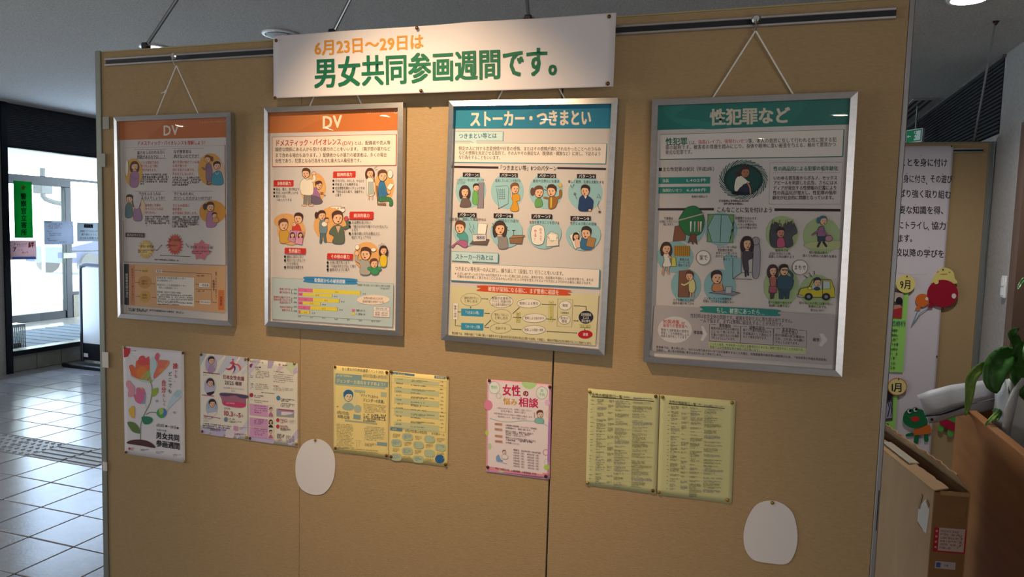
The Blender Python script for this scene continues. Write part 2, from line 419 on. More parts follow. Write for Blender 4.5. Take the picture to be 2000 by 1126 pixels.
tape_m = mat('yellowed_tape', '8c8a7a', .4)

# ------------------------------------------------------------------ room shell
XL, XR, YB, YF = -4.731, 3.70, 8.2, -9.0
struct(boxo('ceiling', (XL-3.5, YF-.2, CEIL), (XR+.2, YB+.2, CEIL+.15), ceil_m), 'rough off-white mineral board ceiling')
grout = mat('grout', '2a2a2c', .9, spec=.1)
fl = struct(boxo('floor', (XL-4.0, YF-.2, -.12), (XR+.2, YB+.2, -.012), grout), 'floor of large grey stone tiles with dark joints')
P0x, P0y, PX, PY = -1.281-.296*18, .436-.295*40, .296, .295
tile_ms = [mat('floor_tile_%d' % i, c, .2, noise=(9, .35, d), bump=(70, .04), spec=.6) for i, (c, d) in enumerate((('a8a6a8', '8f8d90'), ('a09ea1', '89878b'), ('aeacae', '979599')))]
g = .008
tm = [MB().box((g/2, g/2, -.012), (PX-g/2, PY-g/2, 0), .0025) for _ in range(1)][0]
tmesh = []
for m_ in tile_ms:
    o = tm.done('tile_source', m_); tmesh.append(o.data); bpy.data.objects.remove(o)
guide = mat('tactile_tile', '8e8b86', .45, noise=(30, .3, '7a7772'))
rest = MB(); nparts = 0
# tactile guide row lies between y 1.321 and 1.616
ROW = 43
bars = MB().box((g/2, g/2, -.012), (PX-g/2, PY-g/2, 0), .0025)
for k in range(4):
    yy = .035+k*.063; bars.box((.012, yy, 0), (PX-.012, yy+.034, .005), .0022)
bo = bars.done('tactile_source', guide); bmesh_d = bo.data; bpy.data.objects.remove(bo)
dots_ = MB().box((g/2, g/2, -.012), (PX-g/2, PY-g/2, 0), .0025)
for i in range(5):
    for j in range(5): dots_.lathe([(.014, 0), (.011, .005)], (.03+i*.059, .03+j*.059, 0), 8)
do = dots_.done('tactile_dot_source', guide); dmesh_d = do.data; bpy.data.objects.remove(do)
vis = []
for i in range(-16, 36):
    for j in range(0, 68):
        x, y = P0x+i*PX, P0y+j*PY
        if x > XR or y > YB or y+PY < YF: continue
        # what the photograph can see left of the board
        xc, yc = x+PX/2, y+PY/2
        d = np.array([xc, yc, 0])-CAM; zc = d@AF; u = 1000+FPX*(d@AR)/zc if zc > .1 else -999; v = 563-FPX*(d@AU)/zc if zc > .1 else -999
        if zc > .1 and -60 < u < 215 and 600 < v < 1220 and y > -1.0 and x+PX < 0.1 and x > XL-.01: vis.append((i, j, x, y))
        elif x+PX > XL-3.4: rest.box((x+g/2, y+g/2, -.012), (x+PX-g/2, y+PY-g/2, 0))
vis.sort(key=lambda q: (q[2]-CAM[0])**2+(q[3]-CAM[1])**2)
for n_, (i, j, x, y) in enumerate(vis):
    if n_ < 290:
        if j == ROW: nm, da = 'tactile_tile', (dmesh_d if x < -2.3 and x > -2.95 else bmesh_d)
        else: nm, da = 'tile', tmesh[RND.randrange(3)]
        o = bpy.data.objects.new(nm, da); COL.objects.link(o); o.parent = fl; o.location = (x, y, RND.uniform(-.0006, .0006))
    else: rest.box((x+g/2, y+g/2, -.012), (x+PX-g/2, y+PY-g/2, 0))
tag(rest.done('tile_field', tile_ms[0], fl), kind='stuff')

# left (entrance) wall: plaster up to y 3.07, glazed screen beyond
struct(boxo('wall_left', (XL-.2, YF, 0), (XL, 3.06, CEIL), plaster), 'grey plastered wall beside the entrance glazing')
dado = mat('dado_tile', '8d8b80', .5, noise=(14, .3, '7b796f'))
dw = struct(boxo('wall_left_low', (XL-.16, 3.12, 0), (XL-.03, 7.6, .175), grout), 'low tiled kerb below the entrance glazing')
for k in range(16):
    y0 = 3.12+.283*k; o = boxo('tile', (XL-.03, y0+.004, .003), (XL-.018, y0+.279, .172), dado, dw, .002)
struct(boxo('wall_left_far', (XL-.2, 7.6, 0), (XL, YB, CEIL), plaster), 'plastered wall past the glazing')
win = struct(empty('window_1'), 'dark framed entrance glazing with a ribbed top panel')
boxo('window_frame', (XL-.1, 3.06, 0), (XL+.02, 3.12, CEIL), dark_metal, win)
boxo('window_frame', (XL-.1, 7.55, .17), (XL+.02, 7.6, CEIL), dark_metal, win)
boxo('window_sill', (XL-.12, 3.12, .175), (XL+.03, 7.55, .226), dark_metal, win, .004)
boxo('window_frame', (XL-.1, 3.12, 2.27), (XL+.01, 7.55, 2.295), dark_metal, win)
boxo('top_panel', (XL-.1, 3.12, 2.295), (XL-.03, 7.55, CEIL), slot, win)
for k in range(24):
    z = 2.30+k*.0171; boxo('slat', (XL-.03, 3.12, z), (XL-.012, 7.55, z+.0125), slat_m, win)
gl = glass_mat('window_glass', (.95, .98, .97))
boxo('pane', (XL-.052, 3.12, .226), (XL-.046, 7.55, 2.27), gl, win)

# vestibule beyond the glazing: outer doors
vest_wall = mat('pale_vestibule_wall', 'd6d8d8', .8, noise=(5, .4, 'c6c8ca'))
XO = -8.05
struct(boxo('wall_vestibule_near', (XO, 2.9, -.01), (XL-.2, 3.02, CEIL), vest_wall), 'pale end wall of the entrance lobby')
q1, q2 = at(17, 336, 0, XO), at(187, 353, 0, XO)
pp = at(127, 605, 0, XO); pq = at(139, 605, 0, XO); zl = at(60, 345, 0, XO)[2]
zb = .12
dr_ = struct(empty('door_1'), 'grey metal framed outer glass entrance door')
boxo('door_lintel', (XO-.07, 3.02, zl-.12), (XO+.05, pq[1], zl+.02), grey_metal, dr_, .006); boxo('door_head_rail', (XO-.04, pq[1]+.001, zl-.02), (XO+.04, 11.5, zl+.02), grey_metal, dr_, .004)
boxo('door_post', (XO-.05, pp[1], 0), (XO+.05, pq[1]-.001, zl-.121), grey_metal, dr_, .005)
boxo('door_rail', (XO-.03, 3.02, 0), (XO+.03, pp[1], zb), grey_metal, dr_, .004)
boxo('pane', (XO-.005, 3.02, zb), (XO+.005, pp[1], zl-.12), gl, dr_)
for z in (.95, 1.2):
    boxo('lock_plate', (XO+.052, pp[1]-.06, z), (XO+.07, pq[1]+.06, z+.09), alu_dull, dr_, .004)
win2 = struct(empty('window_2'), 'fixed outer glass panel right of the entrance door')
boxo('window_kerb', (XO-.06, pq[1], 0), (XO+.06, 11.5, .36), dado, win2)
boxo('window_rail', (XO-.04, pq[1], .36), (XO+.04, 11.5, .41), grey_metal, win2, .004)
boxo('window_rail', (XO-.03, pq[1], 1.05), (XO+.03, 11.5, 1.07), grey_metal, win2)
boxo('pane', (XO-.005, pq[1], .41), (XO+.005, 11.5, zl-.02), gl, win2)
# transom wall above the outer doors is open glass
boxo('pane', (XO-.005, 3.02, zl+.02), (XO+.005, 11.5, CEIL), gl, win2)
# doormat
mt = mat('ribbed_mat', '7f8fa8', .9, noise=(60, .3, '66758c'))
mm = MB()
for k in range(26): mm.box((-7.3, 3.3+k*.2, -.011), (-5.6, 3.46+k*.2, .008), .003)
tag(mm.done('doormat', mt), 'blue grey ribbed mat on the entrance lobby floor', 'doormat')

# canopy over the entrance, carrying on the lobby ceiling
struct(boxo('ceiling_canopy', (-15.4, 2.0, CEIL), (XL-3.501, 14.0, CEIL+.15), ceil_m), 'pale canopy ceiling outside the entrance doors')
# outside
ground = mat('pale_paving', 'c9cac6', .9, noise=(3, .4, 'b4b6b4'))
struct(boxo('ground', (-60, -30, -.16), (XO-.1, 60, -.05), ground), 'pale paving outside the entrance')
leaf_far = mat('far_foliage', '5f8a52', .8, noise=(9, .4, '3f6a3a'))
bark = mat('bark', '5a4a3a', .9, noise=(20, .4, '40342a'))
def tree(x, y, h, label, seed):
    R = random.Random(seed); e = empty('tree', (x, y, -.05), label=label, cat='tree', group='trees outside the entrance')
    MB().tube([(0, 0, 0), (.05, .03, h*.3), (0, .1, h*.6)], [.14, .1, .05], 8).done('trunk', bark, e)
    m = MB()
    for k in range(420):
        a, b_ = R.uniform(0, 6.28), R.gauss(0, .5); r = h*.32*R.random()**.4
        c = Vector((math.cos(a)*math.cos(b_)*r, math.sin(a)*math.cos(b_)*r, h*.62+math.sin(b_)*r*1.2)); s_ = R.uniform(.12, .24)
        u = Vector((R.gauss(0, 1), R.gauss(0, 1), R.gauss(0, 1))).normalized(); v = u.orthogonal().normalized()
        m.add([c-u*s_, c+v*s_*.5, c+u*s_, c-v*s_*.5], [(0, 1, 2, 3)])
    tag(m.done('foliage', leaf_far, e), kind='stuff')
tree(-13.5, 6.2, 3.6, 'leafy green tree seen through the glass left of the green banner', 3)
# parked car outside, seen low through the door glass
car_m = mat('pale_blue_car_paint', '0f2860', .5, 0)
ct = at(98, 489, 0, -17.0)
ce = empty('car', (-17.0, 15.2, -.05), label='pale blue parked car outside, seen through the entrance glass below the white notice', cat='car')
prof = [(-2.0, .35), (-1.95, .8), (-1.2, .95), (-.6, 1.42), (.7, 1.45), (1.4, 1.0), (2.0, .9), (2.05, .35)]
V = [(sx*.82*(.85 if z > 1.2 else 1), y, z) for sx in (-1, 1) for y, z in prof]; n = len(prof)
F = [tuple(range(n)), tuple(range(2*n-1, n-1, -1))]+[(i, (i+1) % n, n+(i+1) % n, n+i) for i in range(n)]
mesh('body', V, F, car_m, ce)
boxo('side_window', (.70, -.5, 1.0), (.76, .1, 1.34), black_pl, ce, .01); boxo('side_window', (.70, .17, 1.0), (.76, .8, 1.34), black_pl, ce, .01)
for yy in (-1.3, 1.3):
    for sx in (-.8, .8): MB().tube([(sx-.1, yy, .32), (sx+.1, yy, .32)], .32, 18).done('wheel', black_pl, ce)
# downpipe bracket / eaves end outside
pv = at(84, 378, 0, -11.0); pw = at(121, 398, 0, -11.0)
e = empty('gutter_pipe', tuple(pv), label='pale post with a bent grey arm outside, seen through the upper door glass', cat='post')
d = pw-pv
MB().tube([(0, 0, .5), (0, 0, -.05), (0, .04, -.1), tuple(d*.5+np.array([0, 0, -.06])), tuple(d)], .05, 10).done('pipe', grey_metal, e)
MB().box((-.12, -.12, 0), (.12, .12, .2), .01).done('hopper', grey_metal, e); MB().tube([(-.03, 0, .02), (-.03, 0, -.05-pv[2])], .03, 10).done('post', white_pl, e)
# far building that holds the pipe
fb = empty('far_building', (-12.2, 9.5, -.05), label='pale building across the paving beyond the entrance', cat='building')
boxo('facade', (-.2, -3.2, 0), (0, 6, 4.2), mat('far_wall', 'd5dade', .9, noise=(2, .4, 'c2c8ce')), fb)
boxo('roof', (-.4, -3.4, 4.2), (.5, 6.2, 4.35), grey_metal, fb)
for k in range(4): boxo('window', (0, -1.9+k*1.9, 1.1), (.03, -1.0+k*1.9, 2.2), grey_metal, fb, .01)
fb.location.y = 14.5

# right wall: plaster, ribbed dark band on top, timber jamb and dark opening nearer the camera
wr = struct(boxo('wall_right', (XR, 2.55, 0), (XR+.15, YB, 2.25), plaster), 'grey plastered wall behind the second board')
struct(boxo('wall_right_over', (XR, YF, 2.25), (XR+.15, 2.97, CEIL), plaster), 'plaster band over the opening')
sl = struct(boxo('wall_right_ribbed', (XR+.05, 2.97, 2.25), (XR+.15, YB, CEIL), slot), 'dark ribbed band below the ceiling')
for k in range(18):
    z = 2.262+k*.0245; boxo('slat', (XR-.005, 2.975, z), (XR+.05, YB, z+.016), slat_m, sl, .002)
struct(boxo('trim_1', (XR-.02, 2.95, CEIL-.018), (XR, YB, CEIL), mat('edge_trim_grey', '6e6c68', .6)), 'pale ceiling edge trim over the ribs')
jamb = mat('brown_jamb', '6d5546', .6, noise=(12, .3, '5a4437'), stretch=(1, 1, .1))
struct(boxo('trim_2', (XR-.01, 2.44, 0), (XR+.15, 2.55, 2.25), jamb), 'brown timber jamb')
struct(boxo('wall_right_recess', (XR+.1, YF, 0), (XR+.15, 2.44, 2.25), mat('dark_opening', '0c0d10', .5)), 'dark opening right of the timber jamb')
struct(boxo('wall_back', (XL-.2, YB, 0), (XR+.2, YB+.15, CEIL), plaster), 'plain wall at the far end')
wf = struct(boxo('wall_front', (XL-.2, YF-.15, 0), (XR+.2, YF, CEIL), plaster), 'wall behind the photographer')

# light switch on the right wall
s0, s1 = at(1957, 540, 0, XR-.005), at(1966, 580, 0, XR-.005)
sw = empty('light_switch', (XR, (s0[1]+s1[1])/2, (s0[2]+s1[2])/2), label='narrow white double light switch plate on the grey wall right of the second board', cat='switch')
boxo('plate', (-.012, -.034, -.062), (0, .034, .062), white_pl, sw, .003)
boxo('rocker', (-.018, -.02, .004), (-.012, .02, .05), white_pl, sw, .002); boxo('rocker', (-.018, -.02, -.05), (-.012, .02, -.004), white_pl, sw, .002)

# exit sign on the right wall behind
es = empty('exit_sign', (3.53, 4.6, 2.455), (0, 0, math.radians(-52)), label='green illuminated exit sign with a running figure in the far corner', cat='sign')
boxo('housing', (-.16, 0, -.11), (.16, .05, .11), white_pl, es, .004)
pr = Print([(0, 0), (100, 0), (0, 60), (100, 60)], .29, .19, z0=.001)
pr.rect(0, 0, 100, 60, '1f9a5c'); pr.rect(52, 6, 94, 54, 'e8f4ea')
pr.ell(60, 14, 5, 5, '1f9a5c'); pr.line([(58, 20), (50, 34), (60, 44)], 7, '1f9a5c'); pr.line([(50, 34), (40, 44), (30, 43)], 6, '1f9a5c')
pr.line([(56, 22), (70, 28)], 4, '1f9a5c'); pr.line([(56, 22), (44, 20), (38, 28)], 4, '1f9a5c'); pr.line([(12, 30), (30, 30)], 4, 'ffffff'); pr.poly([(6, 30), (16, 22), (16, 38)], 'ffffff')
fe = pr.build('sign_face', es); fe.rotation_euler = (math.radians(90), 0, 0); fe.location = (0, -.002, 0)
boxo('hanger', (-.01, .02, .11), (.01, .035, .51), alu_dull, es)

# ceiling air vent
vp = [at(*c, 2, CEIL) for c in ((1768, 240), (1822, 190))]
es.scale = (.5, .5, .5)
av = empty('ceiling_vent', (3.555, 5.2, CEIL), label='long slotted air vent let into the ceiling by the right wall', cat='vent')
boxo('frame', (-.095, -.87, -.012), (.07, .87, 0), plaster, av, .003)
for k in range(3): boxo('slot', (-.075+k*.048, -.83, -.014), (-.05+k*.048, .83, -.011), slot, av)

# downlights
glow = mat('lamp_glow', 'ffffff', .5, emit=('f4fff8', 30)); glow_w = mat('lamp_glow_warm', 'ffffff', .5, emit=('fff0dc', 42)); off_m = mat('lamp_off', '55504a', .5)
def downlight(x, y, label, m, r=.075):
    e = empty('downlight', (x, y, CEIL), label=label, cat='ceiling light', group='round downlights in the ceiling')
    MB().lathe([(r+.018, -.001), (r+.016, -.009), (r, -.011), (r-.004, -.004)], n=28).done('ring', white_pl, e)
    MB().lathe([(r-.006, -.013), (r*.5, -.0155)], n=24).done('lens', m, e)
q = at(302, 92, 2, CEIL); downlight(q[0], q[1], 'lit round downlight above the left end of the board', glow)
q = at(1893, -5, 2, CEIL); downlight(q[0], q[1], 'lit round downlight at the top edge right of the board', glow)
q = at(548, 66, 2, CEIL); downlight(q[0], q[1], 'unlit round downlight just above the banner left end', off_m, .09)
for (x, y) in LAMPS: downlight(x, y, 'lit round downlight in the ceiling behind the photographer', glow_w, .055)
downlight(1.26, -1.0, 'warm round downlight right in front of the board', mat('lamp_glow_halogen', 'ffffff', .5, emit=('ffd9a0', 12)), .04)

# ------------------------------------------------------------------ the display partition
BT = 2.205
bd = empty('display_partition', (1.35, .02, 0), label='long tan three-panel display partition that carries the posters', cat='partition')
def bpart(name, a, b, m, bev=0): 
    off = (1.35, .02, 0); return boxo(name, tuple(p-q for p, q in zip(a, off)), tuple(p-q for p, q in zip(b, off)), m, bd, bev)
bpart('panel', (.024, 0, .06), (.8985, .03, BT-.004), cloth, .001)
bpart('panel', (.9, 0, .06), (1.798, .03, BT-.004), cloth, .001)
bpart('panel', (1.803, 0, .06), (2.7, .03, BT-.004), cloth, .001)
bpart('core', (.01, .006, .05), (2.70, .028, BT-.006), slot)
bpart('edge_strip', (-.001, -.006, 0), (.0238, .036, BT+.002), alu_dull, .002)
bpart('edge_strip', (2.7003, -.005, 0), (2.7125, .036, BT+.006), mat('edge_aluminium', '8e8c8c', .45, .6), .002)
bpart('top_trim', (.024, -.001, BT-.004), (2.7, .034, BT), mat('pale_edge_tape', 'a59a6c', .5))
bpart('foot_rail', (.024, -.004, 0), (2.7, .034, .06), alu_dull, .003)
# picture rail
rz = float(np.mean([at(*c, 1, -.008)[2] for c in ((204, 124), (533, 100), (1205, 53.5), (1750, 30))]))
x0, x1 = at(204, 124, 1, -.01)[0], at(1751, 30, 1, -.01)[0]
rl = bpart('hanging_rail', (x0, -.004, rz-.009), (x1, -.0002, rz+.009), slot)
for s_ in (-1, 1):
    rr = boxo('rail_lip', (x0-1.35, -.032, rz+s_*.0105-.0035), (x1-1.35, -.0202, rz+s_*.0105+.0035), alu, rl, .0012)
# tape bits on the left edge
for (px, py, ww, hh) in ((207, 240, .03, .045), (199, 313, .035, .05), (206, 702, .03, .06), (205, 910, .022, .035)):
    q = at(px, py, 1, -.007); bpart('tape_piece', (q[0]-ww/2, -.0085, q[2]-hh/2), (q[0]+ww/2, -.0062, q[2]+hh/2), tape_m if py < 500 else paper)
# thin dark cable clip low on the right edge
q = at(1712, 1000, 1, -.007); bpart('edge_seam', (2.7075, -.0065, q[2]-.05), (2.7095, -.0052, q[2]+.06), slot)

# support rods from ceiling to board top
def rod(px, py, px2, py2, label, board_y=.015, top=BT, hx=None):
    b = at(px, py, 1, board_y); t = at(px2, py2, 1, board_y+.02); base = np.array([b[0], board_y, top+.012])
    dirv = t-base; k = (CEIL-base[2])/dirv[2]; tip = base+dirv*k
    e = empty('support_rod', tuple(base), label=label, cat='rod', group='stay rods from the boards to the ceiling')
    MB().tube([(0, 0, 0), tuple(tip-base)], .006, 10).done('shaft', steel, e)
    MB().box((-.011, -.013, -.012), (.011, .015, .012), .003).done('clamp', black_pl, e)
    MB().tube([(-.018, 0, .004), (.018, 0, .004)], .0055, 8).done('bolt', chrome, e)
    MB().lathe([(.028, 0), (.028, -.006), (.012, -.012)], tuple(tip-base), 14).done('ceiling_plate', alu_dull, e)
rod(285, 92, 345, 0, 'slanting grey stay rod above the left end of the main board')
rod(650, 59, 683, 0, 'slanting grey stay rod above the banner left half')
rod(1033, 30, 1029, 0, 'short steep grey stay rod above the banner right half')

# ------------------------------------------------------------------ framed posters
cover = glass_mat('acrylic_cover', (.97, .97, .97), 1.42, wave=.07)
FW, FH = .523, .741
def framed(px, label, apex, ends):
    yb = -.026
    e, W, Hh = facing(px, yb, FW, FH, 'framed_poster', label, 'poster', 'framed posters hanging from the rail')
    t = .017; d0, d1 = -.019, .004
    W2, H2 = FW/2, FH/2
    def bar(pts):
        V = []
        for (x, y) in pts: V += [(x, y, d0), (x, y, d1-.003 if (abs(x) >= W2-1e-6 or abs(y) >= H2-1e-6) else d1)]
        F = [(1, 3, 5, 7), (6, 4, 2, 0), (0, 2, 3, 1), (2, 4, 5, 3), (4, 6, 7, 5), (6, 0, 1, 7)]
        return mesh('frame_bar', V, F, alu, e)
    bar([(-W2, H2), (-W2+t, H2-t), (W2-t, H2-t), (W2, H2)]); bar([(-W2, -H2), (W2, -H2), (W2-t, -H2+t), (-W2+t, -H2+t)])
    bar([(-W2, -H2), (-W2+t, -H2+t), (-W2+t, H2-t), (-W2, H2)]); bar([(W2, H2), (W2-t, H2-t), (W2-t, -H2+t), (W2, -H2)])
    boxo('backing', (-W2+.004, -H2+.004, -.018), (W2-.004, H2-.004, -.012), mat('hardboard', '5a4632', .8), e)
    sh = boxo('poster_sheet', (-W2+.012, -H2+.012, -.0118), (W2-.012, H2-.012, -.0105), paper, e)
    boxo('cover', (-W2+.014, -H2+.014, -.0022), (W2-.014, H2-.014, -.0012), cover, e)
    ms = e.matrix_basis.inverted()
    A = ms @ Vector(at(*apex, 1, -.03)); B = ms @ Vector(at(*ends[0], 1, yb-.002)); C = ms @ Vector(at(*ends[1], 1, yb-.002))
    B.z = C.z = -.014; A.z = -.004; B.y = C.y = H2-.012; A.y = max(A.y, H2+.01)
    m = MB().tube([B, A], .0022, 6); m.tube([A, C], .0022, 6)
    if apex[0] < 400:
        k = B.lerp(A, .52); m.tube([k, k+Vector((-.018, -.005, .002))], .002, 6); m.tube([k+Vector((-.003, -.004, 0)), k+Vector((.004, .005, .002))], .004, 6)
    m.done('cord', cord_m, e)
    wa = e.matrix_basis @ A
    h = empty('rail_hook', (wa.x, -.02, rz), label={0: 'chrome hook on the rail over ' + label.split(' with')[0]}[0][:90], cat='hook', group='hooks on the picture rail')
    MB().lathe([(.011, .012), (.012, .015), (.008, .019)], n=14, axis='y').done('wheel', chrome, h)
    dz = wa.z-rz
    MB().tube([(0, -.017, 0), (0, -.02, dz*.5), (0, -.012, dz+.004), (0, -.008, dz-.002)], .002, 6).done('hook_wire', chrome, h)
    P = Print(px, FW, FH, z0=-.0104)
    return e, sh, P

K = '2a2422'
def star(P, cx, cy, r0, r1, n, c, ph=0):
    P.poly([(cx+(r0 if i % 2 else r1)[0]*math.cos(math.pi*i/n+ph), cy+(r0 if i % 2 else r1)[1]*math.sin(math.pi*i/n+ph)) for i in range(2*n)], c)
def arrow(P, a, b, wd=3, c=K, hd=9):
    P.line([a, b], wd, c); L = math.hypot(b[0]-a[0], b[1]-a[1]); u = ((b[0]-a[0])/L, (b[1]-a[1])/L)
    P.poly([(b[0]+u[0]*hd, b[1]+u[1]*hd), (b[0]-u[1]*hd*.6, b[1]+u[0]*hd*.6), (b[0]+u[1]*hd*.6, b[1]-u[0]*hd*.6)], c)
def lines(P, rows, h, c, b=.0):
    for st, x0, y0, x1, y1 in rows: P.text(st, x0, y0, x1, y1, h, c, b)

# ---- poster 1
e1, sh, P = framed([(224, 228), (448, 217), (234, 620), (451, 639)], 'leftmost framed poster with a brown-orange DV header, hanging on a knotted white cord', (341, 127), ((295, 219), (384, 214)))
P.crop(220, 200, 4.896)
P.quad((48, 163), (1072, 118), (1072, 325), (52, 357), 'c87a4a', 10)
P.poly([(300, 345), (520, 140), (1072, 118), (1072, 325)], 'c07042')
P.text('DV', 460, 258, 606, 250, 138, 'e9dccb', .02)
P.text('ドメスティック・バイオレンス', 800, 182, 1050, 168, 24, 'e2b48e')
P.text('ドメスティック・バイオレンスを理解しよう！', 216, 387, 874, 377, 46, 'bf2f2c', .016)
bx = '8a5a4a'
P.line([(85, 1110), (85, 432), (1040, 403)], 3, 'b09a8c'); P.line([(1042, 403), (1046, 1126)], 7, bx)
for a in (((190, 449), (490, 443)), ((190, 539), (490, 535)), ((545, 436), (842, 434)), ((545, 527), (845, 527)), ((195, 852), (480, 850)), ((195, 941), (490, 941)), ((545, 850), (930, 850)), ((545, 938), (930, 940))): P.line(a, 2.5, '6a5a54')
lines(P, [('暴力をふるわれる方に', 216, 480, 480, 470), ('問題があるのでは……？', 216, 520, 492, 516), ('なぜ被害者は', 558, 466, 724, 465), ('逃げないのですか？', 558, 512, 808, 508), ('暴力をふるう人は', 233, 875, 438, 873), ('どんな人でしょうか？', 233, 916, 490, 916), ('子どものために', 560, 875, 754, 875), ('ガマンした方がよいのでは？', 558, 918, 930, 918)], 38, K, .012)
lines(P, [('どんな理由であれ', 250, 572, 420, 572), ('暴力をふるう側に', 250, 607, 418, 607), ('責任があります。', 250, 645, 412, 645), ('暴力を受け続けている事で', 548, 568, 822, 568), ('心身が傷つき', 548, 604, 682, 604), ('逃げる気力も体力も', 548, 643, 752, 642), ('失われてしまいます。', 548, 682, 766, 684), ('加害者に共通の', 295, 985, 440, 985), ('タイプというのは', 295, 1020, 460, 1020), ('ありません。', 295, 1056, 405, 1056), ('子どもの成長に', 548, 988, 712, 988), ('悪影響を', 548, 1024, 640, 1024), ('必ず深刻に及ぼします。', 548, 1060, 795, 1062)], 31, 'c4423a', .008)
P.micro(250, 678, 515, 792, 5, 19, sk=0, seed=2, last=.15); P.micro(548, 706, 806, 800, 4, 19, seed=3, last=.7)
P.ell(185, 672, 82, 140, 'd9a54e'); P.ell(905, 640, 118, 158, 'd9a04c'); P.ell(975, 640, 62, 90, 'e0b49a'); P.ell(200, 1010, 96, 112, 'dfc0a0'); P.ell(925, 1052, 126, 112, 'd8963c')
P.ell(122, 625, 15, 82, 'efe6dc', 2)
P.body([(165, 668), (215, 660), (235, 700), (222, 805), (158, 805), (152, 720)], 'a5789c'); P.head(195, 610, 36, '5a3a30', 'long'); P.limb([(165, 700), (190, 735), (222, 718)], 12, 'a5789c')
P.body([(865, 590), (905, 585), (925, 660), (915, 750), (870, 755), (862, 660)], '8d7088'); P.head(880, 540, 32, '7a4a34', 'tail', face=-1); P.line([(820, 622), (870, 632)], 9, 'a8663e'); P.limb([(880, 610), (850, 640), (835, 628)], 9, '8d7088'); P.limb([(880, 750), (878, 785), (915, 775)], 10, '7b5a70')
P.body([(930, 680), (965, 655), (1005, 665), (1025, 780), (925, 785), (915, 730)], '4a93a8'); P.head(968, 605, 36, '3a2a28'); P.line([(950, 672), (968, 690), (985, 668)], 3, 'e8e4dc')
P.body([(120, 980), (165, 970), (180, 1090), (115, 1100)], '5f7d80'); P.head(150, 925, 34, '3a2a28', face=-1); P.body([(200, 1000), (245, 1010), (265, 1126), (190, 1126)], 'a07a9c'); P.head(215, 955, 32, '6a4434', 'long', 'e4c2a4'); P.poly([(188, 900), (262, 880), (240, 1000), (200, 1010)], 'cfc3c6', True)
P.body([(880, 1060), (930, 1050), (965, 1120), (950, 1190), (870, 1190)], 'b07aa0'); P.head(905, 1005, 40, '4a3028', 'tail', face=1); P.body([(935, 1100), (975, 1110), (980, 1150), (930, 1150)], 'c99a52'); P.head(945, 1085, 24, '4a3028')
P.crop(220, 420, 4.692)
P.line([(88, 50), (97, 432), (1008, 470)], 4, bx); P.line([(1008, 0), (1010, 470)], 7, bx)
P.micro(285, 8, 502, 108, 5, 17, seed=4, last=.1); P.micro(528, 12, 766, 118, 6, 17, seed=5)
P.poly([(112, 163), (280, 170), (280, 210), (112, 205)], '4b3f3c'); P.text('暴力のサイクル', 124, 185, 268, 190, 27, 'd9cfc4')
star(P, 292, 318, (50, 66), (76, 92), 16, 'dcb45a'); star(P, 552, 275, (50, 74), (76, 104), 20, 'c9483c'); star(P, 785, 330, (62, 70), (88, 98), 7, 'd07884', .3)
P.ell(552, 275, 44, 60, 'cf6a50'); P.ell(292, 318, 42, 50, 'e2c483')
lines(P, [('緊張の蓄積期', 245, 290, 360, 293), ('暴力の爆発期', 498, 232, 602, 236)], 26, K, .012); P.text('安定期（ハネムーン期）', 690, 298, 906, 306, 28, K, .012)
P.micro(222, 318, 395, 350, 2, 12, seed=6); P.micro(470, 275, 635, 292, 1, 13, seed=7); P.micro(705, 330, 880, 366, 2, 12, seed=8)
arrow(P, (395, 325), (432, 282), 4); arrow(P, (648, 266), (670, 295), 4); arrow(P, (690, 387), (428, 374), 4); P.micro(370, 402, 740, 420, 1, 14, sk=20, seed=9)
P.quad((147, 452), (1008, 476), (1000, 905), (146, 830), 'dcab7c', 8)
P.quad((100, 450), (146, 453), (148, 826), (105, 822), '3b3a40', 4); P.vtext('被害者支援の流れ', 124, 535, 128, 760, 26, 'e4ddd2')
P.quad((152, 460), (198, 462), (200, 830), (156, 822), 'cf8f66', 4); P.vtext('配偶者からの暴力を受けた', 176, 490, 180, 795, 20, '9a2f28', .01)
P.ell(288, 518, 46, 24, 'd9b25a'); P.ell(286, 618, 60, 58, 'c9954a'); P.ell(288, 748, 50, 55, 'd2a24e')
lines(P, [('緊急時', 262, 516, 312, 517), ('相談窓口', 258, 607, 312, 609), ('相談する', 258, 630, 312, 632), ('保護を', 262, 735, 310, 737), ('求める', 262, 760, 310, 762)], 20, K, .01)
P.quad((385, 505), (440, 508), (440, 532), (385, 530), 'ece2d6', 2); P.text('警察', 392, 518, 430, 520, 22, K)
P.quad((388, 565), (725, 580), (725, 845), (395, 815), 'eee4d9', 6)
lines(P, [('配偶者暴力相談支援センター', 393, 578, 655, 588), ('婦人保護相談センター', 393, 603, 540, 608), ('地域中央こども家庭相談センター', 393, 642, 655, 655), ('（高田こども家庭相談センター）', 400, 667, 585, 677), ('警察署に相談する場所の情報', 396, 708, 605, 720)], 22, K, .01)
P.micro(398, 724, 718, 800, 4, 14, seed=10, sk=12); P.micro(405, 792, 718, 828, 2, 12, seed=11, sk=14)
for a in (((200, 508), (248, 512)), ((200, 620), (230, 622)), ((205, 748), (235, 748)), ((350, 757), (378, 760)), ((340, 630), (368, 634)), ((735, 640), (765, 643)), ((735, 800), (765, 802))): arrow(P, a[0], a[1], 3, K, 8)
P.line([(430, 520), (880, 547), (885, 805)], 3, K); P.line([(735, 684), (880, 692)], 3, K); arrow(P, (885, 808), (920, 810), 3, K, 8)
P.quad((770, 630), (862, 634), (862, 668), (770, 664), 'f2ece4', 2); P.text('一時保護', 778, 648, 856, 652, 26, K, .02)
P.quad((778, 788), (872, 792), (872, 826), (778, 820), 'f2ece4', 2); P.text('地方裁判所', 782, 804, 868, 810, 23, K, .01)
P.micro(750, 556, 858, 570, 1, 13, seed=12, col='9a2f28'); P.micro(750, 694, 858, 712, 1, 13, seed=13, col='9a2f28')
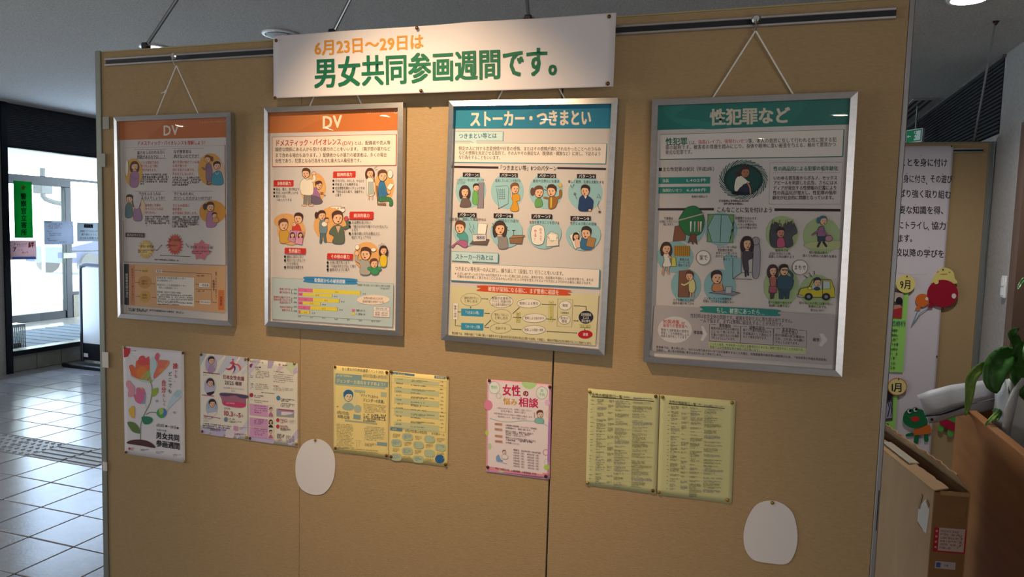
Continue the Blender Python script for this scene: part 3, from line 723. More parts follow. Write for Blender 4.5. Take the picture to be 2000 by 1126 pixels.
P.vtext('保護命令', 900, 600, 902, 705, 20, K, .01); P.vtext('申立て却下', 922, 520, 922, 790, 13, K)
P.quad((942, 695), (993, 698), (993, 880), (942, 876), 'd9793c', 3); P.vtext('加害者', 967, 750, 967, 840, 24, '7a2018', .02)
P.micro(145, 840, 965, 878, 1, 17, sk=70, seed=14); P.micro(150, 862, 410, 884, 1, 17, sk=20, seed=15)
P.build('print', sh)

# ---- poster 2
e2, sh, P = framed([(516, 210), (787, 196), (517, 636), (783, 660)], 'second framed poster from the left, with orange header and pink and yellow bar chart', (651, 90), ((596, 203), (705, 198)))
P.crop(510, 190, 4.693)
P.quad((50, 118), (1258, 66), (1252, 283), (54, 322), 'cc7a40', 10); P.poly([(300, 310), (700, 90), (1258, 66), (1252, 283)], 'c67238')
P.text('DV', 540, 212, 722, 200, 160, 'ecdcc2', .03); P.text('ドメスティック・バイオレンス', 930, 124, 1205, 112, 24, 'f0c89c'); P.ell(1218, 112, 12, 16, None, 3, 'f6ead8')
P.quad((84, 357), (1222, 322), (1220, 612), (86, 627), 'eedccb', 6); P.line([(84, 357), (1222, 322)], 4, 'a65a4a'); P.line([(84, 357), (86, 627)], 4, 'a65a4a'); P.line([(1223, 322), (1220, 614)], 8, '9a4a40'); P.line([(86, 629), (1222, 613)], 8, '9a4a40')
P.text('ドメスティック・バイオレンス', 110, 412, 714, 395, 66, 'b8322c', .022); P.text('(DV)', 722, 408, 822, 404, 50, 'b8322c', .01)
lines(P, [('とは、配偶者や恋人等', 832, 406, 1168, 400), ('親密な関係にある人から受ける暴力のことをいいます。（親子間の暴力など', 110, 470, 1168, 456), ('まで含める場合もあります。）配偶者からの暴力の被害者は、多くの場合', 110, 523, 1134, 513), ('女性であり、犯罪となる行為をも含む重大な人権侵害です。', 110, 575, 915, 566)], 42, '2c1f1c', .014)
def banner_red(x0, y0, x1, y1, sk, st, tx0, tx1, h=38):
    n = 8; pts = []
    for i in range(n+1): pts.append((x0+(x1-x0)*i/n, y0+sk*i/n))
    for i in range(1, 7): pts.append((x1+(6 if i % 2 else -3), y0+sk+(y1-y0)*i/7))
    for i in range(n+1): pts.append((x1-(x1-x0)*i/n, y1+sk*(1-i/n)))
    for i in range(1, 7): pts.append((x0-(6 if i % 2 else -3), y1-(y1-y0)*i/7))
    P.poly(pts, 'c8352a'); m = (y0+y1)/2; P.text(st, tx0, m+sk*.2, tx1, m+sk*.8, h, 'f6e8dc', .02)
banner_red(98, 752, 276, 812, 0, '身体的暴力', 128, 254); banner_red(640, 670, 845, 730, -4, '精神的暴力', 675, 815); banner_red(798, 1056, 1008, 1116, 4, '経済的暴力', 832, 978)
def bullets(rows, h=30):
    for d, st, x0, y, x1 in rows:
        if d: P.ell(x0-16, y, 9, 11, K, n=10)
        P.text(st, x0, y, x1, y, h, '33272a', .004)
bullets([(1, '殴る、蹴る、突き飛ばす', 118, 836, 330), (1, 'たばこの火を押しつける', 118, 868, 320), (1, '髪をひっぱる、', 118, 900, 222), (0, 'つねったりする', 118, 933, 262),
         (1, 'バカにする、ののしる、からかう', 658, 756, 925), (1, '何を言っても無視する', 658, 790, 868), (1, '交友関係を細かくチェックする', 658, 824, 932), (1, '「別れるなら殺す、自殺する」', 658, 857, 932), (0, 'と脅す', 658, 889, 716)])
P.ell(478, 820, 96, 135, 'e0a868'); P.ell(450, 840, 112, 125, 'e4b070')
P.ell(1110, 810, 92, 150, 'e0a868'); P.ell(210, 1130, 110, 72, 'e0a868'); P.ell(560, 1170, 100, 115, 'e0a868')
# man with raised fist, kneeling woman
P.body([(440, 830), (500, 825), (520, 900), (540, 960), (470, 975), (430, 940), (445, 880)], 'a0709a'); P.body([(440, 900), (500, 905), (545, 950), (500, 975), (430, 950)], '6e5f74'); P.head(510, 800, 34, '5a3a30', 'short', face=1); P.ell(495, 775, 22, 16, '5a3a30'); P.limb([(495, 840), (520, 870), (540, 890)], 10, 'e8b894')
P.poly([(372, 880), (440, 880), (442, 980), (410, 982), (405, 900), (398, 980), (368, 980)], '857f76', False, 3); P.ell(375, 983, 26, 9, 'e8b894', 2); P.ell(438, 984, 24, 9, 'e8b894', 2)
P.body([(360, 745), (415, 735), (450, 760), (455, 880), (365, 885), (345, 860), (335, 800)], 'ece0cc'); P.limb([(440, 760), (468, 745), (464, 695)], 26, 'ece0cc'); P.ell(464, 688, 20, 17, 'e8b894', 2.5); P.head(392, 690, 40, '5a3a2c', face=-1); P.line([(385, 738), (405, 752), (430, 738)], 4, '6a7a9a')
P.poly([(525, 862), (550, 862), (550, 885), (525, 885)], 'a8663e', False, 2); P.poly([(548, 885), (575, 888), (565, 902)], '7f8fb8', False, 2)
# woman in apron, man reading
P.poly([(1038, 800), (1052, 800), (1056, 965), (1130, 965), (1130, 985), (1050, 982)], '8b6a4c', False, 2.5)
P.body([(955, 730), (1015, 725), (1025, 780), (1018, 885), (955, 888), (950, 800)], 'ece0d2'); P.poly([(965, 765), (1010, 765), (1022, 880), (960, 884)], 'a8b0a8', False, 2); P.head(980, 685, 36, '5a3428', 'long'); P.limb([(1015, 735), (1020, 770), (1005, 715)], 9, 'e8b894'); P.limb([(972, 885), (970, 930)], 8, 'e8b894'); P.limb([(1000, 885), (1003, 928)], 8, 'e8b894')
P.body([(1070, 765), (1110, 760), (1135, 850), (1120, 915), (1065, 915), (1058, 840)], '3a76a4'); P.body([(1065, 910), (1150, 905), (1190, 930), (1190, 985), (1160, 985), (1155, 945), (1070, 950)], '3f7a50'); P.limb([(1090, 800), (1110, 880), (1155, 870)], 18, '3a76a4'); P.ell(1158, 862, 16, 16, 'e8b894', 2); P.poly([(1135, 820), (1165, 775), (1205, 790), (1170, 845)], 'efe6da', False, 3); P.head(1098, 710, 46, '6a4434', face=1, mouth='-'); P.ell(1168, 692, 24, 38, 'efe4d6', 2.5); P.text('…', 1156, 692, 1180, 690, 30, K, .02)
P.line([(1018, 640), (1048, 620)], 3); P.line([(1028, 655), (1052, 648)], 3)
P.ell(668, 1026, 84, 34, 'f0e4d8', 3, '8a3a30'); P.micro(596, 1012, 740, 1040, 2, 14, sk=-12, seed=21)
P.crop(510, 420, 4.331)
P.ell(240, 130, 118, 120, 'e0a868'); P.ell(570, 80, 130, 150, 'e0a868'); P.ell(880, 345, 112, 120, 'e0a868')
P.body([(250, 90), (300, 75), (325, 130), (318, 175), (255, 178)], 'cf3f38'); P.head(300, 25, 40, '4a3028', face=-1); P.ell(262, 75, 18, 16, 'e8b894', 2)
P.body([(150, 125), (200, 120), (230, 180), (225, 225), (150, 232), (140, 170)], 'd5a23e'); P.head(175, 80, 44, '6a4434', face=1)
P.poly([(232, 125), (290, 125), (268, 235), (210, 205)], 'c88fa8', False, 3); P.poly([(290, 125), (348, 140), (332, 248), (270, 236)], 'd898b0', False, 3); P.head(250, 165, 18, '4a3028', 'long'); P.head(318, 165, 18, '4a3028', 'long')
P.body([(480, 50), (530, 40), (545, 110), (530, 160), (485, 165)], '6d8790'); P.poly([(485, 150), (530, 150), (540, 225), (520, 228), (508, 170), (495, 235), (480, 235)], '56707c', False, 3); P.head(498, 0, 36, '4a3028', 'tail', face=1); P.ell(520, 72, 24, 22, 'efe2d0', 2.5); P.head(540, 40, 20, '6a4434')
P.body([(590, 95), (640, 80), (680, 110), (685, 230), (590, 232), (600, 180), (560, 150)], '5e6a5c'); P.limb([(675, 110), (720, 90), (708, 35)], 24, '5e6a5c'); P.ell(706, 25, 18, 20, 'c8506a', 2.5); P.head(632, 20, 50, '5a3a2c', face=1); P.poly([(615, 90), (638, 150), (660, 88)], 'cfae8e', False, 2)
banner_red(735, -35, 935, 32, 0, '経済的暴力', 770, 905, 36)
bullets([(1, '生活費を渡さない', 752, 57, 915), (1, '「誰のおかげで食べていけるんだ」', 752, 92, 1070), (0, 'と言う', 750, 120, 806), (1, 'お金の使い方を必要以上に', 752, 152, 995), (0, '細かくチェックする', 750, 184, 918),
         (1, '避妊に協力しない', 205, 348, 345), (1, '見たくないポルノや', 205, 380, 360), (0, 'ビデオを見せる', 200, 409, 302), (1, '性行為を強要する', 205, 438, 345),
         (1, '子供に暴力をふるう', 565, 400, 735), (1, '「子供を取り上げる」と脅す', 565, 432, 790), (1, '使用人のように扱う', 565, 461, 735)], 28)
banner_red(188, 272, 362, 322, 6, '性的暴力', 222, 320); banner_red(546, 320, 762, 372, 8, 'その他の暴力', 575, 735, 36)
P.body([(810, 390), (860, 375), (905, 400), (910, 498), (828, 500), (825, 430)], 'a9a49c'); P.limb([(830, 400), (795, 380), (797, 335)], 22, 'a9a49c'); P.ell(796, 322, 20, 20, 'e8b894', 2.5); P.head(872, 330, 48, '5a3a2c', face=-1)
P.body([(905, 450), (945, 440), (990, 450), (975, 500), (925, 500)], '3f9460'); P.head(945, 412, 36, '6a4434'); P.ell(908, 455, 20, 16, '3f9460', 2); P.ell(988, 455, 20, 16, '3f9460', 2)
P.body([(1000, 345), (1050, 340), (1048, 430), (1000, 430)], 'e2bf2e'); P.head(1025, 300, 32, '4a3028', 'long'); P.line([(982, 262), (996, 245), (1000, 262), (1014, 232), (1018, 255), (1032, 238)], 3)
P.ell(802, 270, 18, 22, 'efe4d6', 2); P.ell(940, 292, 22, 17, 'efe4d6', 2)
P.quad((80, 525), (1112, 585), (1106, 960), (82, 878), 'bac8c8', 8); P.dots([(80, 525), (1112, 585), (1106, 960), (82, 878), (80, 525)], 3, '6a7a80', 12)
pl = [(380, 520), (770, 540), (790, 565), (770, 592), (380, 572), (356, 545)]; P.poly(pl, '3a86bb', True); P.text('配偶者からの被害経験', 438, 550, 700, 565, 38, 'eef2f2', .02)
P.text('内閣府 男女間における暴力に関する調査', 802, 594, 1085, 608, 20, K, .01); P.text('（平成20年）', 985, 626, 1092, 630, 20, K, .01)
for (x, xm, xe, y, hh, s1, s2, s3) in ((302, 424, 830, 632, 32, '6.2', '18.6', '24.8'), (302, 340, 588, 668, 26, '1.8', '11.8', '13.6'), (302, 426, 648, 710, 32, '5.6', '10.2', '15.8'), (302, 340, 490, 743, 26, '1.8', '7.0', '8.8'), (302, 404, 634, 781, 32, '4.5', '11.3', '15.8'), (306, 322, 400, 820, 26, '', '4.3', '4.3')):
    f = .062; P.quad((x, y-hh/2), (xm, y-hh/2+(xm-x)*f), (xm, y+hh/2+(xm-x)*f), (x, y+hh/2), 'dd6f97' if xm > 330 else 'c97a6a', 2); P.quad((xm, y-hh/2+(xm-x)*f), (xe, y-hh/2+(xe-x)*f), (xe, y+hh/2+(xe-x)*f), (xm, y+hh/2+(xm-x)*f), 'e3cf45', 2)
    P.line([(xe, y-hh/2+(xe-x)*f-2), (xe, y+hh/2+(xe-x)*f)], 3, '5a5048'); m = (x+xm)/2
    if s1: P.text(s1, m-9, y+(m-x)*f, m+9, y+(m-x)*f+1, 16, K)
    m = (xm+xe)/2; P.text(s2, m-14, y+(m-x)*f, m+14, y+(m-x)*f+1, 17, K); P.text(s3, xe+16, y+(xe-x)*f+4, xe+46, y+(xe-x)*f+6, 17, K)
lines(P, [('身体に対する', 145, 622, 238, 628), ('暴行を受けた', 145, 650, 238, 656), ('精神的な嫌がらせや', 95, 690, 238, 697), ('恐怖を感じるような', 95, 712, 238, 718), ('脅迫を受けた', 145, 738, 238, 742), ('性的な行為を', 148, 776, 240, 780), ('強要された', 165, 802, 240, 806)], 22, 'c03a34', .012)
for y in (628, 662, 700, 738, 775, 812): P.text(('女性', '男性')[(628, 662, 700, 738, 775, 812).index(y) % 2], 264, y, 292, y+2, 17, K)
for y in (628, 702, 778): P.line([(256, y), (248, y), (248, y+38), (256, y+38)], 3)
P.line([(302, 605), (300, 850), (1010, 905)], 2, '6a7a80')
for i, st in enumerate(('0.0', '5.0', '10.0', '15.0', '20.0', '25.0', '30.0 (%)')): x = 300+i*104; P.text(st, x-2, 859+i*8, x+(24 if i < 6 else 72), 860+i*8, 18, '4a4a50')
P.ell(940, 723, 140, 42, 'efd8c6'); lines(P, [('女性の約4人に1人が', 858, 708, 1022, 714), ('身体的暴行を受けている', 848, 736, 1032, 744)], 24, K, .014)
P.quad((758, 800), (782, 801), (782, 822), (758, 821), 'dd6f97', 2); P.quad((758, 830), (782, 831), (782, 852), (758, 851), 'e3cf45', 2); lines(P, [('何度もあった', 792, 812, 875, 816), ('1、2度あった', 792, 842, 875, 848)], 20, K)
P.quad((945, 780), (1082, 788), (1080, 878), (943, 868), 'e6e0d8', 3); P.line([(945, 780), (1082, 788), (1080, 878), (943, 868), (945, 780)], 3, 'b04a40'); P.line([(945, 814), (1082, 822)], 2, 'b04a40')
lines(P, [('調査対象人数', 962, 797, 1058, 803)], 20, '4a4a50'); lines(P, [('女性 1,675人', 956, 832, 1068, 838), ('男性 1,454人', 956, 852, 1068, 858)], 22, '8a1a14', .014)
P.build('print', sh)

# ---- poster 3
e3, sh, P = framed([(874, 198), (1208, 190), (858, 660), (1187, 697)], 'third framed poster from the left with a blue header and eight round blue pictures', (1034, 67), ((964, 194), (1106, 191)))
P.crop(850, 180, 4.33)
P.quad((114, 112), (1503, 92), (1495, 297), (110, 303), '2886a4', 10); P.poly([(500, 300), (900, 100), (1503, 92), (1495, 297)], '2680a0')
P.text('ストーカー・つきまとい', 268, 222, 1315, 205, 142, 'ead9c4', .04)
bl = '3b86a0'
P.poly([(146, 326), (552, 324), (550, 404), (326, 404), (328, 436), (272, 406), (143, 407)], 'c4dcdc'); P.line([(146, 326), (552, 324), (550, 404), (326, 404), (328, 436), (272, 406), (143, 407), (146, 326)], 4, '6aa4b0'); P.line([(554, 326), (552, 407)], 6, bl); P.text('つきまとい等とは', 174, 364, 500, 360, 46, '2b6f88', .02)
P.quad((140, 422), (1452, 424), (1445, 595), (137, 582), 'efe1d4', 6); P.line([(270, 422), (140, 422), (137, 582)], 3.5, '6aa4b0'); P.line([(328, 422), (1452, 424)], 3.5, '6aa4b0'); P.line([(1452, 424), (1445, 597)], 8, bl); P.line([(137, 584), (1446, 597)], 8, bl)
lines(P, [('特定の人に対する恋愛感情や好意の感情、またはその感情が満たされなかったことへのうらみ', 174, 467, 1400, 470), ('などの感情を充足させる目的で、その人やその身近な人（配偶者・親族など）に対し、下記のよう', 174, 503, 1400, 510), ('な行為をすることをいいます。', 174, 540, 545, 544)], 37, '2c1f1c', .012)
P.quad((135, 612), (514, 618), (514, 636), (135, 630), '3a2a33', 3); P.quad((1022, 622), (1447, 630), (1447, 648), (1022, 640), '3a2a33', 3); P.text('「つきまとい等」8つのパターン', 512, 628, 1020, 634, 46, K, .012)
cx_ = [(278, 815, 132, 148), (592, 825, 142, 152), (925, 825, 148, 152), (1268, 842, 152, 152)]
for c in cx_: P.ell(*c, '9cc6cc')
def chip(x0, y0, x1, y1, st, sk=3):
    P.quad((x0, y0), (x1, y0+sk), (x1, y1+sk), (x0, y1), '2c2430', 2); P.text(st, x0+14, (y0+y1)/2, x1-12, (y0+y1)/2+sk, 32, 'f2ece4', .02)
for c, st in zip(((210, 668, 355, 706), (525, 672, 682, 708), (852, 677, 1013, 713), (1194, 681, 1360, 718)), ('パターン1', 'パターン2', 'パターン3', 'パターン4')): chip(*c, st)
lines(P, [('つきまとい・待ち伏せ・押しかけ・', 155, 732, 408, 732), ('うろつきなど', 155, 757, 235, 757), ('監視していることを告げる', 488, 736, 708, 738), ('面会や交際などを要求', 812, 740, 1042, 744), ('著しく粗野、乱暴な言動をする', 1116, 745, 1432, 752)], 28, '33272a', .006)
P.poly([(345, 752), (392, 752), (388, 968), (335, 970)], '8e8590', False, 3); P.body([(300, 830), (335, 825), (340, 930), (295, 925)], '6fae5c'); P.head(325, 795, 28, '3a2a28', face=1)
P.body([(205, 890), (240, 868), (268, 895), (278, 955), (190, 958), (192, 925)], '6e5c5c'); P.head(228, 830, 40, '4a3434', 'long', hw=.9)
P.line([(488, 785), (590, 778), (605, 800), (600, 930), (520, 975), (500, 800)], 3, '506a70'); P.line([(512, 975), (598, 930)], 4, '506a70')
for x in (520, 535, 550, 565): P.dots([(x, 810), (x+4, 900)], 7, '5a7a80', 16)
P.body([(640, 855), (690, 850), (700, 900), (668, 915), (680, 925), (690, 990), (620, 988), (640, 920), (632, 890)], 'd99a2e'); P.head(658, 805, 40, '7a5438', face=1); P.limb([(630, 880), (628, 830)], 10, 'e8b894')
P.body([(840, 895), (885, 890), (895, 950), (835, 960)], '6aa45e'); P.head(865, 835, 44, '6a4a40', 'tail', face=1); P.body([(955, 880), (1005, 872), (1030, 900), (1005, 965), (952, 972)], 'a06a34'); P.limb([(1005, 890), (1050, 870), (1052, 820)], 20, 'a06a34'); P.limb([(965, 890), (910, 880)], 14, 'a06a34'); P.head(975, 825, 44, '4a3028', face=-1); star(P, 1050, 778, (10, 10), (24, 24), 6, 'e0b83e'); P.poly([(965, 880), (980, 880), (978, 965), (966, 965)], 'd8c24a')
P.line([(918, 785), (932, 800)], 4); P.line([(910, 808), (930, 820)], 4)
P.body([(1225, 875), (1275, 858), (1330, 895), (1340, 925), (1320, 990), (1218, 992), (1212, 930)], '26406e'); P.head(1268, 825, 42, '3a2c2a', face=-1); P.poly([(1258, 870), (1272, 890), (1284, 868)], 'eee6dc'); P.ell(1310, 988, 14, 10, 'e8b894', 2)
P.line([(1140, 775), (1155, 800)], 4); P.line([(1170, 765), (1160, 790)], 4); P.line([(1175, 850), (1195, 890)], 3); P.line([(1385, 850), (1372, 880), (1402, 885), (1385, 850)], 4); P.line([(1390, 910), (1378, 950), (1398, 985)], 3); star(P, 1396, 1003, (7, 7), (17, 17), 5, '4a4a50'); P.ell(1178, 850, 9, 9, None, 3)
P.crop(850, 430, 4.0216)
for c in ((230, 75, 110, 115), (545, 80, 130, 125), (850, 95, 138, 122), (1166, 108, 142, 125)): P.ell(*c, '9cc6cc')
for c, st in zip(((155, -72, 305, -38), (442, -66, 595, -30), (745, -58, 912, -22), (1060, -42, 1225, -6)), ('パターン5', 'パターン6', 'パターン7', 'パターン8')):
    chip(*c, st)
lines(P, [('無言電話、連続した電話やFAX', 88, -22, 382, -18), ('汚物などの送付', 482, -8, 642, -4), ('名誉を害することを告げる', 728, 4, 972, 12), ('性的しゅう恥心の侵害', 1058, 14, 1272, 24)], 28, '33272a', .006)
P.body([(150, 100), (195, 70), (235, 110), (232, 175), (175, 178), (170, 130)], '55a09a'); P.body([(170, 145), (225, 150), (235, 190), (205, 200), (150, 170), (120, 200), (108, 190)], 'b0648c'); P.head(175, 45, 44, '6a4034', face=-1)
P.poly([(290, 130), (408, 138), (388, 182), (250, 175)], '6d5a54', False, 3); P.poly([(275, 100), (380, 98), (382, 150), (280, 155)], 'dcd6d0', False, 3); P.text('888', 305, 122, 372, 124, 40, '2c3a7a', .03); P.poly([(320, 10), (392, 18), (378, 98), (312, 95)], 'f0e8dc', False, 3)
P.line([(248, 10), (262, 45), (245, 50), (270, 90)], 3); P.line([(280, 20), (288, 55), (272, 60), (285, 85)], 3)
P.body([(478, 110), (520, 100), (552, 130), (555, 205), (485, 210), (480, 150)], '8f8a88'); P.head(492, 55, 46, '4a3830', 'long'); P.line([(432, 10), (445, 30), (430, 40), (450, 60)], 4); P.line([(535, 30), (555, 45), (545, 60), (565, 70)], 4)
P.poly([(568, 130), (680, 120), (668, 175), (575, 172)], '8e6a50', False, 3); P.poly([(568, 130), (600, 108), (660, 108), (695, 108), (678, 124)], 'a88462', False, 3); P.line([(590, 68), (618, 68)], 4); P.line([(604, 68), (604, 110)], 3)
P.poly([(752, 40), (845, 42), (842, 172), (755, 168)], 'efe6da', True, 3); P.vtext('のろって', 820, 50, 822, 155, 22, 'c03a34', .02); P.vtext('やる！', 778, 60, 780, 155, 22, 'c03a34', .02)
P.poly([(872, 110), (905, 80), (960, 100), (968, 190), (868, 200)], 'e8dccb', False, 3); P.line([(870, 115), (915, 160), (962, 125)], 3); P.poly([(885, 95), (950, 100), (948, 150), (895, 150)], 'f4ecdf', False, 2)
P.poly([(1052, 110), (1130, 78), (1165, 190), (1100, 220)], 'f0e6da', False, 3); P.head(1108, 120, 24, '3a2a28', 'long'); P.body([(1100, 150), (1130, 145), (1145, 200), (1110, 205)], 'e8c0a8', 2)
P.body([(1150, 140), (1200, 110), (1235, 150), (1235, 220), (1150, 215)], '3c6f96'); P.head(1190, 95, 44, '3a3230', face=-1); P.poly([(1205, 120), (1270, 138), (1250, 210), (1190, 195)], 'b08250', False, 3)
P.poly([(110, 230), (480, 248), (478, 322), (275, 312), (278, 342), (238, 310), (108, 302)], 'c4dcdc'); P.line([(110, 230), (480, 248), (478, 322), (275, 312), (278, 342), (238, 310), (108, 302), (110, 230)], 4, '6aa4b0'); P.line([(482, 250), (480, 326)], 7, bl); P.text('ストーカー行為とは', 138, 270, 442, 284, 46, '2b6f88', .02)
P.quad((106, 320), (1304, 384), (1300, 530), (104, 458), 'efe1d4', 6); P.line([(238, 326), (106, 320), (104, 458)], 3.5, '6aa4b0'); P.line([(278, 330), (1304, 384)], 3.5, '6aa4b0'); P.line([(1304, 384), (1300, 532)], 8, bl); P.line([(104, 460), (1300, 532)], 8, bl)
P.text('つきまとい等を同一の人に対し、繰り返して（反復して）行うことをいいます。', 136, 364, 1022, 414, 38, '2c1f1c', .014)
lines(P, [('※ただし8パターンのうち1～4の行為がストーカー行為に当たるのは、身体の安全、住居等の平穏もしくは名誉が害され、または', 134, 404, 1254, 467), ('行動の自由が著しく害されることになるかもしれないという不安を覚えさせるような方法により行われる場合に限定されます。', 154, 428, 1250, 494)], 25, '2c1f1c', .012)
P.quad((105, 505), (1298, 582), (1275, 992), (96, 890), 'd9cfa4', 8)
P.poly([(362, 500), (1020, 542), (1042, 565), (1018, 590), (360, 550), (340, 524)], 'd0522e', True); P.text('被害が深刻になる前に、まず警察に相談を', 400, 527, 975, 564, 42, 'f3e4d4', .018)
oc = '5a5048'
for (x, y, rx, ry, l) in ((264, 612, 82, 50, ('「援助を受けたい」', 'と申し出る')), (508, 630, 94, 50, ('警察が支援者の', 'アドバイス、防犯器具の貸出', 'など必要な援助をする')), (508, 748, 82, 56, ('「警告してほしい」', 'と申し出る')), (504, 843, 86, 40, ('告訴する',)), (730, 648, 96, 36, ('警察による警告',)), (776, 766, 96, 36, ('警察による仮の命令',)), (772, 860, 94, 36, ('警察による捜査・検挙',)), (1025, 668, 50, 36, ('聴聞',)), (1020, 782, 48, 36, ('意見の', '聴取'))):
    P.ell(x, y, rx, ry, 'e9dfd0' if x > 600 or y == 630 else 'd9cfa4', 2.5, oc)
    k = len(l)
    for i, st in enumerate(l): wd = min(rx*.82, len(st)*11); yy = y+(i-(k-1)/2)*25; P.text(st, x-wd, yy-2, x+wd, yy+2, 25, K, .01)
for (x0, y0, x1, y1, st) in ((186, 682, 368, 744, '「つきまとい等」'), (186, 795, 366, 855, '「ストーカー」行為')):
    P.quad((x0, y0), (x1, y0+8), (x1-4, y1+4), (x0, y1-6), '3a93b4', 3); P.text(st, x0+26, (y0+y1)/2-2, x1-30, (y0+y1)/2+5, 28, 'eef2f2', .02)
P.quad((122, 638), (160, 640), (158, 768), (120, 765), 'efe6dc', 2); P.line([(122, 638), (160, 640), (158, 768), (120, 765), (122, 638)], 2, oc); P.vtext('警察へ相談', 140, 655, 139, 750, 20, K, .01)
for (x0, y0, x1, y1, st) in ((630, 715, 658, 798, '警告等申出'), (895, 630, 926, 795, '命令が行われた場合')): P.quad((x0, y0), (x1, y0+2), (x1, y1), (x0, y1-2), 'd6cf7c', 2); P.line([(x0, y0), (x1, y0+2), (x1, y1), (x0, y1-2), (x0, y0)], 2, oc); P.vtext(st, (x0+x1)/2, y0+8, (x0+x1)/2, y1-8, 17, K)
P.line([(965, 612), (1088, 622), (1080, 842), (960, 832), (965, 612)], 2.5, '8a7f6c'); P.text('公安委員会', 988, 724, 1056, 728, 15, K)
P.ell(1196, 764, 60, 52, '262a38'); lines(P, [('公安委員会', 1154, 740, 1240, 745), ('による', 1172, 766, 1222, 769), ('禁止命令', 1160, 792, 1234, 797)], 26, 'efe8dc', .014)
P.quad((1145, 824), (1234, 828), (1234, 850), (1145, 846), 'd6cf7c', 2); P.line([(1145, 824), (1234, 828), (1234, 850), (1145, 846), (1145, 824)], 2, oc); P.text('命令に違反', 1152, 836, 1228, 840, 18, K)
P.ell(1192, 902, 60, 34, 'b8202c'); P.text('逮捕', 1172, 901, 1214, 903, 26, 'f2e0d8', .02)
for a in (((348, 605), (396, 608)), ((372, 720), (408, 722)), ((372, 833), (402, 835)), ((374, 825), (420, 780)), ((600, 726), (650, 682)), ((604, 756), (664, 759)), ((592, 850), (664, 855)), ((834, 654), (944, 660)), ((874, 772), (942, 777)), ((876, 872), (1118, 889)), ((1094, 790), (1128, 792)), ((1196, 676), (1196, 700)), ((1188, 852), (1188, 862)), ((262, 680), (262, 672))): arrow(P, a[0], a[1], 3.5, K, 8)
P.line([(1096, 670), (1196, 676)], 3.5, K); P.line([(160, 706), (186, 707)], 3, K); P.line([(140, 768), (139, 816), (186, 820)], 3, K)
P.text('奈良県では、法律の他に「公衆に著しく迷惑をかける暴力的不良行為等の防止に関する条例」を制定し、県民の平穏な生活を保持することに努めています。', 112, 874, 1256, 976, 24, '3a3230', .004)
P.build('print', sh)

# ---- poster 4
e4, sh, P = framed([(1272, 192), (1677, 181), (1257, 708), (1645, 734)], 'rightmost framed poster with a dark green header and a green swirl picture', (1476, 58), ((1386, 189), (1556, 183)))
P.crop(1250, 170, 4.444)
P.quad((135, 148), (1836, 96), (1828, 330), (132, 362), '1f7a70', 10); P.poly([(200, 150), (420, 142), (300, 240), (560, 290), (800, 345), (500, 354), (250, 270)], '2a857a', True); P.poly([(1300, 340), (1500, 110), (1836, 96), (1828, 330)], '1b7268')
P.text('性犯罪など', 606, 254, 1310, 240, 152, 'd9cdb8', .04)
P.quad((165, 402), (1778, 372), (1768, 608), (162, 620), 'e6ddd6', 6); P.line([(162, 620), (165, 402), (1778, 372)], 4, '52887c'); P.line([(1780, 372), (1768, 610)], 9, '2f6f64'); P.line([(162, 622), (1770, 609)], 8, '2f6f64')
P.text('性犯罪', 214, 465, 408, 462, 70, '1f7058', .03); P.text('とは、', 414, 476, 500, 474, 40, K, .012); P.text('強姦(レイプ)、強制わいせつ', 502, 470, 942, 464, 42, 'bf3a32', .012)
lines(P, [('等、本人の意思に反して行われる性に関する犯', 942, 466, 1716, 460), ('罪の総称です。被害者の尊厳を踏みにじり、身体や精神に重い被害を与える、極めて悪質かつ', 212, 517, 1712, 502), ('卑劣な犯罪です。', 212, 560, 470, 556)], 44, '231c1c', .014)
P.text('■主な性犯罪の状況（平成21年）', 152, 709, 668, 709, 40, K, .016)
for y, a, b in ((780, '強姦', '1,402件'), (865, '強制わいせつ', '6,688件')):
    P.quad((154, y), (612, y-2), (608, y+57), (152, y+58), '2f8a7c', 3); P.text(a, 188, y+30, 188+len(a)*29, y+29, 34, 'e2e6da', .01); P.text(b, 400, y+28, 580, y+27, 34, 'e2e6da', .01)
P.text('警察庁資料より', 446, 953, 592, 951, 24, K, .01)
for k in range(34):
    a = 2*math.pi*k/34; r0 = .80; pts = []
    for i in range(9):
        t = i/8; rr = r0+.28*t; aa = a+.62*t; pts.append((902+198*rr*math.cos(aa), 805+160*rr*math.sin(aa), 1))
    P.line([p[:2] for p in pts], 9-(k % 3)*2, '1f4f48' if k % 2 else '2e6f64')
P.ell(902, 805, 172, 138, '173c3a', n=32); P.ell(902, 805, 150, 118, '1d4a46', n=32)
P.body([(835, 800), (880, 770), (940, 815), (960, 830), (900, 850), (880, 905), (825, 900)], 'e6e2d2', 3); P.body([(880, 870), (940, 850), (955, 870), (950, 920), (850, 925)], '2a2f4a', 3); P.poly([(815, 905), (960, 920), (995, 932), (820, 936)], '181a24', True); P.limb([(935, 828), (958, 870), (966, 925)], 12, 'c9906e'); P.ell(850, 755, 32, 20, '4a2a28', rot=.5); P.head(918, 740, 44, '4a2a28', face=1, skin='b07a5c', mouth='-')
P.micro(690, 980, 1100, 1000, 1, 20, col='6a6058', seed=31); P.micro(728, 1006, 1050, 1024, 1, 20, col='6a6058', seed=32)
P.dots([(1136, 655), (1766, 658), (1748, 1022), (1128, 1020), (1136, 655)], 3, '5a6a60', 14); P.dots([(1165, 748), (1745, 748)], 3, '5a6a60', 14)
P.text('性の商品化による犯罪の低年齢化', 1166, 711, 1728, 711, 44, '23705a', .02)
